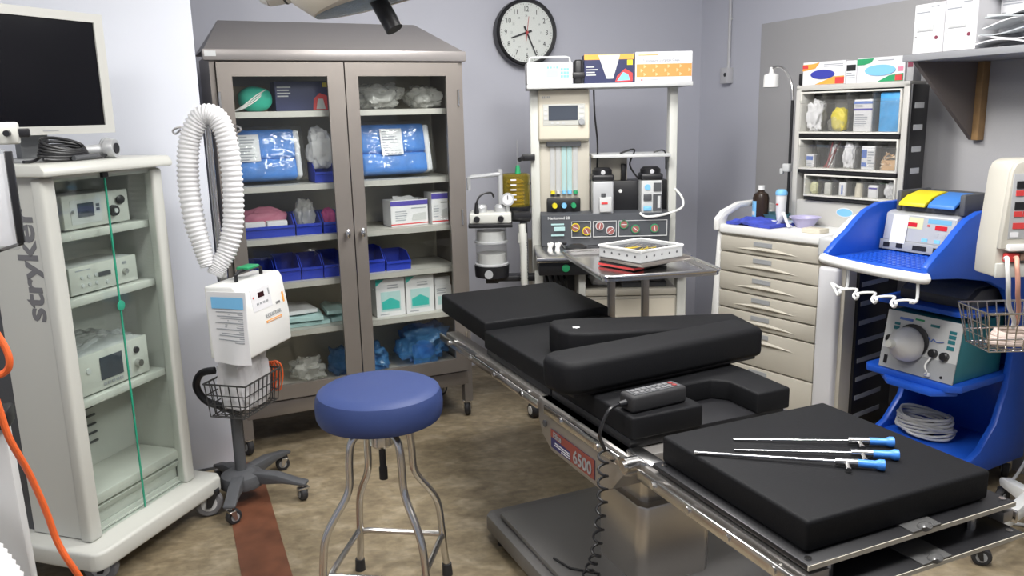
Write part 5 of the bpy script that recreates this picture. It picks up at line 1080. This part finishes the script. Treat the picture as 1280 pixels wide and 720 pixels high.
m = MB(); m.lathe([(.001, .004), (.040, .0), (.068, .045), (.076, .048), (.076, .051), (.064, .047), (.038, .004), (.001, .008)], (0, 0, 0), (0, 0, 1), 32); put(tag(m.build('basin', LAV), 'pale lavender plastic basin under the oval badge on the cart', 'basin'), SC, .36, .20, 1.03)
m = MB(); m.box(0, .10, 0, .075, 0, .022, 0, .003); put(tag(m.build('tape_box', CREAMW), 'low cream box by the corner bumper on the cart worktop', 'box'), SC, .46, .03, 1.03)
m = MB()
m.sheet(lambda u, v: (u * .07 + .01 * math.sin(v * 6), v * .05 - .02, .004 + .075 * (1 - abs(2 * u - 1)) * (.6 + .4 * math.sin(v * 4 + 1))), 12, 8, 0, .003); put(tag(m.build('tissue', PAPER, angle=60), 'crumpled white tissue beside the gel tube on the cart', 'tissue'), SC, .26, .12, 1.031)
m = MB(); m.ball((0, 0, .016), .045, .032, .02, 0, 3, .3, 5, 3, 1, .001); put(tag(m.build('green_pack', GREEN), 'green crumpled pack under the right bumper handle of the cart', 'pack'), SC, .60, .30, 1.0305)
m = MB(); m.cyl((0, 0, 0), (0, 0, .012), .014, seg=16); m.cyl((.03, .005, .005), (.09, .02, .006), .005, seg=8); put(tag(m.build('cotton_swab', WHITE), 'white bottle cap and swab lying among the pouches on the cart', 'cap'), SC, .22, .14, 1.043)

# ================================================================ conduit on the wall and shelf with boxes
t = thing('wall_conduit', 'grey conduit running down the wall to a small outlet box', 'conduit', (CX, CY, 0), -68.5)
m = MB(); m.cyl((.33, -.012, 1.86), (.33, -.012, 2.75), .011, seg=12); m.build('conduit_pipe', mat('painted_grey', (.52, .52, .54), .5), t)
m = MB(); m.box(.316, .344, -.016, 0, 2.17, 2.185, 0, .002); m.build('strap_clip', LGREY, t)
m = MB(); m.box(.292, .366, -.05, 0, 1.775, 1.875, 0, .004); ob = m.build('outlet_box', mat('painted_grey', (.52, .52, .54), .5), t)
m = MB(); m.cyl((.345, -.0502, 1.83), (.345, -.051, 1.83), .013, seg=16); m.build('socket_face', BLACK, ob)
WR = Fr(CX, CY, -68.5)
sh = thing('wall_shelf', 'grey wall shelf on a wooden-edged bracket above the blue cart', 'shelf', WR.w(2.175, -.035, 1.795), -68.5)
m = MB(); m.box(0, 1.5, -.435, 0, 0, .028, 0, .003); m.build('shelf_board', mat('shelf_grey', (.27, .275, .29), .5), sh)
m = MB(); m.prism([(-.40, 0), (0, 0), (0, -.34), (-.03, -.34)], 'x', .022, .042); br = m.build('bracket_panel', mat('bracket_brown', (.13, .11, .10), .6), sh)
m = MB(); m.box(.042, .075, -.04, 0, -.34, 0, 0, .002); m.build('wood_batten', WOOD, br)
SH = Fr(WR.w(2.175, -.035, 0)[0], WR.w(2.175, -.035, 0)[1], -68.5)
def art_fil(t, w, d, h):
    rows(t, w * .06, w * .75, h * .80, h * .86, 1, PAPERG, 3); rows(t, w * .55, w * .95, h * .90, h * .96, 1, PAPERG, 4); panel(t, w * .12, w * .66, h * .46, h * .56, LGREY); panel(t, w * .22, w * .55, h * .485, h * .535, PAPER, -.0026); panel(t, w * .12, w * .66, h * .44, h * .455, GREY)
    panel(t, w * .80, w * .86, h * .42, h * .90, mat('pale_print', (.70, .62, .66), .6)); rows(t, w * .06, w * .16, h * .335, h * .36, 1, BLACK, 1); rows(t, w * .05, w * .85, h * .24, h * .32, 3, mat('pale_print', (.70, .62, .66), .6), 5)
    k = MB(); k.cyl((w * .78, 0, h * .30), (w * .78, -.002, h * .30), w * .05, seg=16); k.build('red_seal', mat('maroon_print', (.20, .03, .06), .5), t)
for k in range(2): carton('device_carton', ['tall white device carton at the free end of the wall shelf', 'tall white device carton between its twin and the wide carton'][k], .148, .20, .196, PAPER, SH, (.045 + k * .152, -.43, 1.823), 0, 'tall white device cartons on the wall shelf', 'box', art_fil)
carton('wide_carton', 'wide white carton behind the papers on the wall shelf', .34, .20, .20, mat('carton_grey', (.62, .62, .64), .7), SH, (.36, -.33, 1.823), 0, None, 'box', lambda t, w, d, h: (rows(t, w * .03, w * .4, h * .78, h * .93, 3, PAPERG, 3), panel(t, w * .9, w * .96, h * .3, h * .8, GREY), panel(t, w * .03, w * .08, h * .62, h * .66, GREY)))
def art_nav(t, w, d, h): panel(t, w * .18, w * .40, h * .5, h * .98, NAVY); panel(t, w * .40, w * .75, h * .6, h * .95, mat('maroon_print', (.20, .03, .06), .5))
carton('flat_box', 'white box with navy print lying on the tall white device cartons', .27, .18, .08, PAPER, SH, (.17, -.40, 2.0198), 0, None, 'box', art_nav)
carton('brown_top_box', 'taupe box on top of the wide white carton', .22, .18, .10, mat('taupe_card', (.40, .36, .32), .6), SH, (.47, -.32, 2.0235), 0)
for k in range(6):
    m = MB(); m.sheet(lambda u, v, k=k: (u * .36, v * .10, .006 + .012 * math.sin(u * 6 + k * 1.9) * (1 - v * .3) + (.03 * u if k > 2 else 0)), 20, 6, 0, .005)
    put(tag(m.build('pouch', [PAPER, mat('grey_pouch', (.45, .48, .50), .6)][k in (2, 4)], angle=60), ['white paper pouch at the bottom of the shelf pouch pile', 'second white pouch from the bottom of the shelf pile', 'lower grey pouch in the pile on the wall shelf', 'white pouch in the middle of the shelf pile, tilted up', 'upper grey-blue pouch near the top of the shelf pile', 'topmost white pouch curling on the wall shelf pile'][k], 'pouch', 'pouches piled on the wall shelf'), SH, .352 + .008 * k, -.44 - .0 + .004 * (k % 2), 1.834 + k * .021)

# ================================================================ blue equipment cart
BC = Fr(1.528, 2.962, -60)
bc = thing('blue_cart', 'royal blue moulded equipment cart with a white front handle rail', 'equipment cart', (1.528, 2.962, 0), -60)
top_s = [(-.005, .985), (-.005, 1.03), (.05, 1.072), (.11, 1.108), (.16, 1.148), (.22, 1.188), (.30, 1.212), (.72, 1.215)]
cpoly = top_s + [(.78, 1.18), (.80, .9), (.80, .10), (.42, .10), (.36, .125), (.36, .16), (.46, .20), (.56, .30), (.615, .45), (.63, .62), (.60, .78), (.52, .88), (.40, .93), (.2, .965)]
for x0, x1 in ((-.467, -.437), (-.03, 0)):
    m = MB(); m.prism(cpoly, 'x', x0, x1, 0, .006, 2); m.build('side_panel', BLUEP, bc)
m = MB(); m.box(-.44, -.025, .735, .77, .12, 1.20, 0, .004); m.build('back_panel', BLUEP, bc)
m = MB(); m.box(-.44, -.025, .0, .75, .985, 1.012, 0, .004)
for i in range(18):
    for j in range(10): m.box(-.405 + i * .021, -.392 + i * .021, .03 + j * .03, .045 + j * .03, 1.012, 1.0145)
m.build('top_deck', BLUEP, bc)
def fr2(nm, z, y0, th=.022):
    m = MB(); m.prism([(-.455, y0 + .03), (-.43, y0), (-.06, y0), (-.02, y0 + .04), (-.02, .74), (-.455, .74)], 'z', z - th, z, 0, .006, 2); return m.build(nm, BLUEP, bc)
fr2('middle_shelf', .80, .33); fr2('lower_shelf', .505, .28, .03); 
m = MB(); m.prism([(-.445, .45), (-.42, .38), (-.10, .38), (-.02, .42), (-.02, .76), (-.445, .76)], 'z', .12, .17, 0, .008, 2); m.build('base_deck', BLUEP, bc)
m = MB(); m.prism([(-.30, .24), (-.10, .24), (-.04, .33), (-.40, .33)], 'z', .455, .48, 0, .006, 2); m.build('shelf_clip', BLUEP, bc)
m = MB(); pts = [(-.455, .0, 1.005), (-.43, -.022, 1.003), (-.22, -.045, .997), (-.03, -.022, .99), (.0, .0, .99)]; m.tube(pts, .020, 14, 0, 8); m.build('front_handle', WHITE, bc)
m = MB(); r_ = .0058
m.tube([(-.335, -.01, .985), (-.333, -.012, .905), (-.345, -.03, .898), (-.385, -.045, .915)], r_, 8, 0, 5)
m.tube([(-.03, -.012, .985), (-.028, -.012, .905), (-.045, -.03, .897)], r_, 8, 0, 5)
wv = [(-.385, -.045, .915)]
for k in range(4):
    x = -.335 + k * .083
    wv += [(x - .02, -.05, .885), (x, -.06, .875), (x + .012, -.065, .89), (x, -.055, .895), (x + .02, -.025, .90), (x + .055, -.02, .902)]
wv += [(-.03, -.03, .897)]
m.tube(wv, r_, 8, 0, 5); m.build('hook_rail', WIREW, bc)
m = MB()
for k in range(6): m.box(-.001, .0015, .33, .40, .985 + k * .012, .991 + k * .012)
m.build('vent_slots', DGREY, bc)
for x, y in ((-.40, .44), (-.04, .44), (-.40, .74), (-.04, .74)): caster(bc, x, y, .045, .12, 30)
# electrosurgical generator with foot pedals on it
gn = thing('surgical_generator', 'grey electrosurgical generator on the blue cart top deck', 'generator', BC.w(-.428, .31, 1.0152), -60)
GW = .325
m = MB(); m.prism([(0, .012), (.022, .155), (.05, .165), (.33, .165), (.33, .008), (.01, .008)], 'x', .006, GW - .006, 0, .004); m.build('case', SILVER, gn)
m = MB(); m.prism([(-.008, .004), (-.004, .045), (.01, .045), (.01, .004)], 'x', 0, GW, 0, .003); m.build('socket_strip', GREY, gn)
FA = math.atan2(.022, .143)
def gf(x0, x1, z0, z1, m_, nm, e=.002):
    y = lambda z: .022 * (z - .012) / .143
    p = MB(); p.prism([(y(z0) - e, z0), (y(z0) + .001, z0), (y(z1) + .001, z1), (y(z1) - e, z1)], 'x', x0, x1); return p.build(nm, m_, gn)
gf(.01, GW - .01, .047, .152, SILVER, 'front_panel'); gf(.10, .18, .10, .146, mat('pale_yellow', (.62, .62, .38), .5), 'yellow_zone', .003); gf(.20, .30, .128, .146, mat('zone_blue', (.15, .38, .55), .5), 'blue_zone', .003)
gf(.115, .155, .108, .125, REDLED, 'display', .004); gf(.235, .285, .104, .122, REDLED, 'display', .004)
for x in (.235, .265): gf(x, x + .018, .078, .092, SILVER, 'button', .004)
for x in (.185, .24): gf(x, x + .025, .052, .066, SKY, 'button', .004)
gf(.20, .212, .115, .122, REDP, 'button', .004)
for x in (.02, .08, .155, .245): gf(x, x + (.028 if x < .1 else .06), .016, .034, BLACK, 'socket', .010)
m = MB(); m.prism([(-.006, .035), (-.003, .035), (.019, .150), (.016, .150)], 'x', .045, .115, 0, 0); nt_ = m.build('note_sheet', PAPER, gn)
fp = thing('foot_switch', 'dual foot switch with a yellow and a blue pedal lying on the generator', 'foot switch', BC.w(-.395, .36, 1.18), -60)
m = MB(); m.box(0, .30, 0, .22, 0, .028, 0, .006); m.box(.0, .022, -.01, .20, 0, .085, 0, .008, 2); m.box(.275, .30, -.01, .21, 0, .085, 0, .008, 2); m.box(.02, .28, .12, .22, .02, .078, 0, .01, 2); m.build('switch_frame', DGREY, fp)
for x0, x1, c, nm in ((.028, .145, YELLOW, 'yellow_pedal'), (.158, .270, mat('pedal_blue', (.05, .20, .58), .45), 'blue_pedal')):
    m = MB(); m.prism([(-.035, .026), (-.03, .040), (.02, .066), (.10, .082), (.125, .078), (.125, .066), (.10, .070), (.02, .054), (-.03, .024)], 'x', x0, x1, 0, .004); m.build(nm, c, fp)
# flat dark recorder on the middle shelf
t = thing('dark_module', 'flat dark module with a clear cover on the blue cart middle shelf', 'module', BC.w(-.38, .40, .8006), -60)
m = MB(); m.prism([(0, 0), (0, .04), (.06, .075), (.28, .075), (.28, 0)], 'x', 0, .32, 0, .006); m.build('module_case', DGREY, t)
m = MB(); m.prism([(-.004, .042), (.058, .079), (.28, .079), (.28, .082), (.057, .083), (-.006, .045)], 'x', .02, .30); m.build('clear_cover', FILM, t)
# aspirator with the white dome
bw = thing('teal_pump_unit', 'teal and white pump unit with a large white dome knob on the lower shelf', 'pump unit', BC.w(-.385, .30, .506), -60)
BWW = .335; bs = lambda z: .045 * z / .25
m = MB(); m.prism([(.004, .0), (.004 + .045, .245), (.34, .245), (.34, .0)], 'x', .004, BWW - .004, 0, .005); m.build('case', TURQ, bw)
def bf(x0, x1, z0, z1, m_, nm, e=.004):
    p = MB(); p.prism([(bs(z0) - e, z0), (bs(z0) + .003, z0), (bs(z1) + .003, z1), (bs(z1) - e, z1)], 'x', x0, x1); return p.build(nm, m_, bw)
bf(0, BWW, .002, .247, LGREY, 'front_panel', .002); bf(.0, BWW, .002, .085, GREY, 'lower_band', .003)
for x0, x1, z0, z1, c in ((.06, .12, .215, .225, mat('print_blue', (.10, .18, .50), .5)), (.04, .065, .17, .185, TURQ), (.04, .065, .19, .20, TURQ), (.20, .24, .212, .222, TURQ), (.285, .315, .16, .175, TURQ), (.285, .315, .18, .195, TURQ), (.285, .315, .20, .212, TURQ), (.285, .315, .135, .15, TURQ), (.13, .17, .225, .232, GREEN)): bf(x0, x1, z0, z1, c, 'printed_patch')
Mb = Matrix.Rotation(-math.atan2(.045, .25), 4, 'X')
def bk(x, z, prof, m_, nm):
    p = MB(); p.lathe(prof, (x, bs(z) - .001, z), (0, -1, .18), 28); return p.build(nm, m_, bw)
bk(.137, .137, [(.070, 0), (.072, .012), (.06, .016), (.001, .016)], BLACK, 'dome_collar')
bk(.125, .12, [(.070, .0), (.074, .02), (.069, .05), (.048, .085), (.022, .11), (.018, .13), (.014, .14), (.001, .142)], mat('dome_white', (.70, .70, .69), .4), 'white_dome')
bk(.125, .12, [(.019, .122), (.019, .142), (.014, .15), (.001, .151)], CREAM, 'dome_tip')
for x, z in ((.235, .108), (.285, .105), (.035, .125)): bk(x, z, [(.018, 0), (.018, .016), (.013, .020), (.001, .020)], BLACK, 'control_knob')
p = MB(); p.tube([(.195, bs(.15) - .006, .155), (.205, bs(.15) - .006, .168), (.215, bs(.15) - .006, .152), (.225, bs(.16) - .006, .165), (.24, bs(.155) - .006, .155), (.27, bs(.16) - .006, .162)], .002, 6, 0, 5); p.build('script_lettering', mat('print_blue', (.10, .18, .50), .5), bw)
p = MB(); p.tube([(.235, -.01 + bs(.1), .10), (.225, -.02, .06), (.235, -.02, .035), (.22, -.012, .02)], .0035, 6, 0, 5); p.box(.218, .24, -.012, .0, .012, .028, 0, .003); p.build('hanging_lead', WHITE, bw)
bf(.02, .035, .02, .055, BLACK, 'power_switch', .006)
m = MB(); m.cyl((.285, -.002, .02), (.285, .002, .02), .006, seg=10); m.build('panel_screw', BLACK, bw)
# coiled cable on the base
m = MB(); rn = random.Random(3)
for k in range(9):
    m.tube([(.13 * math.cos(q * PI / 8) * (1 - .02 * k) + rn.uniform(-.008, .008), .085 * math.sin(q * PI / 8) + rn.uniform(-.006, .006), .008 + .009 * k + .008 * math.sin(q * .8 + k)) for q in range(16)], .0065, 7, 0, 3, True)
put(tag(m.build('coiled_cable', LGREY), 'coil of pale grey cable on the base of the blue cart', 'cable'), BC, -.29, .52, .185)
m = MB(); m.box(0, .085, 0, .055, 0, .06, 0, .012, 2); put(tag(m.build('black_adapter', BLACK), 'black power block inside the coil on the blue cart base', 'adapter'), BC, -.332, .492, .1702)
# ================================================================ pressure unit on its white stand at the right edge
TX, TY = 1.655, 2.76
tq = thing('pressure_unit', 'cream dual-channel pressure unit with red displays at the right edge', 'pressure unit', (TX, TY, 1.03), 2)
m = MB(); m.prism([(0.0, .0), (.0, .10), (.018, .36), (.03, .39), (.06, .40), (.30, .40), (.33, .39), (.345, .36), (.36, .10), (.36, .0)], 'y', .012, .13, 0, .010, 2); m.build('case', mat('unit_cream', (.50, .48, .42), .45), tq)
m = MB(); m.prism([(.0, .10), (.018, .36), (.03, .388), (.06, .398), (.30, .398), (.33, .388), (.345, .36), (.36, .10)], 'y', -.01, .015, 0, .006, 2); m.build('front_bezel', mat('unit_cream', (.50, .48, .42), .45), tq)
m = MB(); m.box(.022, .335, -.0125, -.005, .135, .355, 0, .002); pn = m.build('control_panel', SILVER, tq)
for x0 in (.034, .205):
    c = REDP if x0 < .1 else mat('print_blue', (.10, .18, .50), .5)
    for z in (.305, .235):
        m = MB(); m.box(x0, x0 + .058, -.016, -.012, z, z + .025); m.box(x0 + .042, x0 + .056, -.0165, -.0155, z + .002, z + .023, 1); m.build('display', [BLACK, REDLED], pn)
        m = MB(); m.box(x0 + .0, x0 + .026, -.016, -.012, z - .024, z - .006); m.box(x0 + .03, x0 + .056, -.016, -.012, z - .024, z - .006); m.build('button', c, pn)
    m = MB(); m.box(x0, x0 + .056, -.016, -.012, .170, .190); m.build('button', c, pn)
m = MB(); m.box(.028, .055, -.016, -.012, .142, .158); m.build('maker_label', PAPER, pn)
m = MB(); m.box(.02, .34, -.03, .02, .095, .118, 0, .006); m.build('lower_lip', WHITE, tq)
m = MB(); m.box(.025, .07, -.014, .012, .055, .085, 0, .004); m.box(.072, .12, -.014, .012, .06, .085, 1, .004); m.box(.13, .20, -.014, .012, .055, .085, 2, .004); m.build('hose_ports', [REDP, mat('brown_port', (.25, .16, .12), .5), PURPLE], tq)
m = MB(); m.box(.10, .13, -.018, -.0125, .315, .37, 0, .002); m.build('yellow_tag', mat('tag_yellow', (.75, .78, .15), .5), tq)
m = MB(); m.box(.0, .36, .0, .012, .0, .05, 0, .004); m.build('lower_tray', CREAM, tq)
hs_ = (('white hose, leftmost, hanging from the pressure unit into the wire basket', WHITE, .010, -.03), ('salmon hose hanging from the pressure unit beside the white one', mat('salmon_hose', (.70, .36, .27), .5), .042, -.02), ('white hose from the blue port of the pressure unit', WHITE, .105, .02))
for i, (lb, c, x, dx) in enumerate(hs_):
    m = MB(); X = TX + x; Y = TY - .02
    m.tube([(X + .012, Y + .008, 1.10), (X - .004, Y - .028, 1.105), (X - .014, Y - .05, 1.08), (X - .006, Y - .05, 1.03), (X + .012, Y - .028, .98), (X + .05, Y + .02, .925), (X + .09 - .02 * i, Y + .05, .87), (X + .10 - .02 * i, Y + .07, .84 + .012 * i)], .0075, 10, 0, 7)
    tag(m.build('pressure_hose', c), lb, 'hose', 'hoses of the pressure unit')
m = MB(); m.tube([(TX + .19, TY - .03, 1.07), (TX + .165, TY - .06, 1.02), (TX + .16, TY - .065, .98), (TX + .19, TY - .06, .93), (TX + .25, TY - .05, .9)], .009, 8, 0, 6); tag(m.build('black_lead', BLACK), 'black lead looping below the pressure unit', 'lead')
td = thing('white_stand', 'white wheeled stand with a wire basket carrying the pressure unit', 'rolling stand', (1.985, 2.93, 0), 0)
m = MB(); m.cyl((0, 0, .10), (0, 0, 1.60), .016, seg=14); m.box(-.03, .03, -.018, .02, 1.05, 1.35, 0, .004); m.build('pole', WIREW, td)
m = MB(); m.tube([(0, 0, 1.595), (-.04, 0, 1.60), (-.09, -.02, 1.60), (-.115, -.03, 1.57), (-.09, -.03, 1.545)], .004, 8, 0, 5); m.tube([(0, 0, 1.595), (.05, 0, 1.60), (.1, -.02, 1.60)], .004, 8, 0, 5); m.build('bag_hook', STEELB, td)
for ex, ey in ((-.34, -.25), (-.10, -.45), (.30, .05), (.02, .20)):
    a = math.atan2(ey, ex); L_ = math.hypot(ex, ey); M = Matrix.Rotation(a, 4, 'Z')
    m = MB(); m.prism([(0, .09), (0, .15), (L_, .115), (L_ + .01, .10), (L_, .08)], 'y', -.022, .022, 0, .004, 2, M); lg = m.build('leg', WIREW, td); caster(lg, ex, ey, .034, .085, math.degrees(a) + 30, fork=BLACK)
m = MB(); rr_ = .0025; Bx0, Bx1, By0, By1, Bz0, Bz1 = -.37, -.03, -.225, -.03, .775, .915
for z, s_ in ((Bz1, 0), (Bz1 - .045, .008), (Bz0 + .045, .018), (Bz0, .026)):
    m.tube([(Bx0 + s_, By0 + s_, z), (Bx1 - s_, By0 + s_, z), (Bx1 - s_, By1 - s_, z), (Bx0 + s_, By1 - s_, z)], rr_ * (1.6 if z == Bz1 else 1), 6, 0, 0, True)
for k in range(11):
    x = Bx0 + (Bx1 - Bx0) * k / 10; xb = Bx0 + .026 + (Bx1 - Bx0 - .052) * k / 10; m.tube([(x, By0, Bz1), (xb, By0 + .026, Bz0), (xb, By1 - .026, Bz0), (x, By1, Bz1)], rr_, 6)
for k in range(1, 7):
    y = By0 + (By1 - By0) * k / 7; m.tube([(Bx0, y, Bz1), (Bx0 + .026, y, Bz0), (Bx1 - .026, y, Bz0), (Bx1, y, Bz1)], rr_, 6)
m.build('wire_basket', STEELB, td)
m = MB()
for k in range(4): m.tube([(.11 * math.cos(q * PI / 6) * (1 - .08 * k), .055 * math.sin(q * PI / 6), .014 + .011 * k + .004 * math.sin(q + k)) for q in range(12)], .0085, 8, 0, 4, True)
o = m.build('coiled_hose', mat('pinkish_hose', (.68, .56, .50), .5)); o.location = (1.79, 2.80, .778); tag(o, 'coil of pinkish hose lying in the wire basket at the right edge', 'hose')
m = MB(); m.tube([BC.w(.12, .80, .35), BC.w(.07, .75, .2), BC.w(.05, .65, .06), BC.w(.05, .5, .012), BC.w(.08, .38, .009), BC.w(.2, .34, .009), BC.w(.40, .5, .009)], .0065, 8, 0, 8); tag(m.build('grey_cable', LGREY), 'pale grey cable trailing on the floor behind the white stand', 'cable')
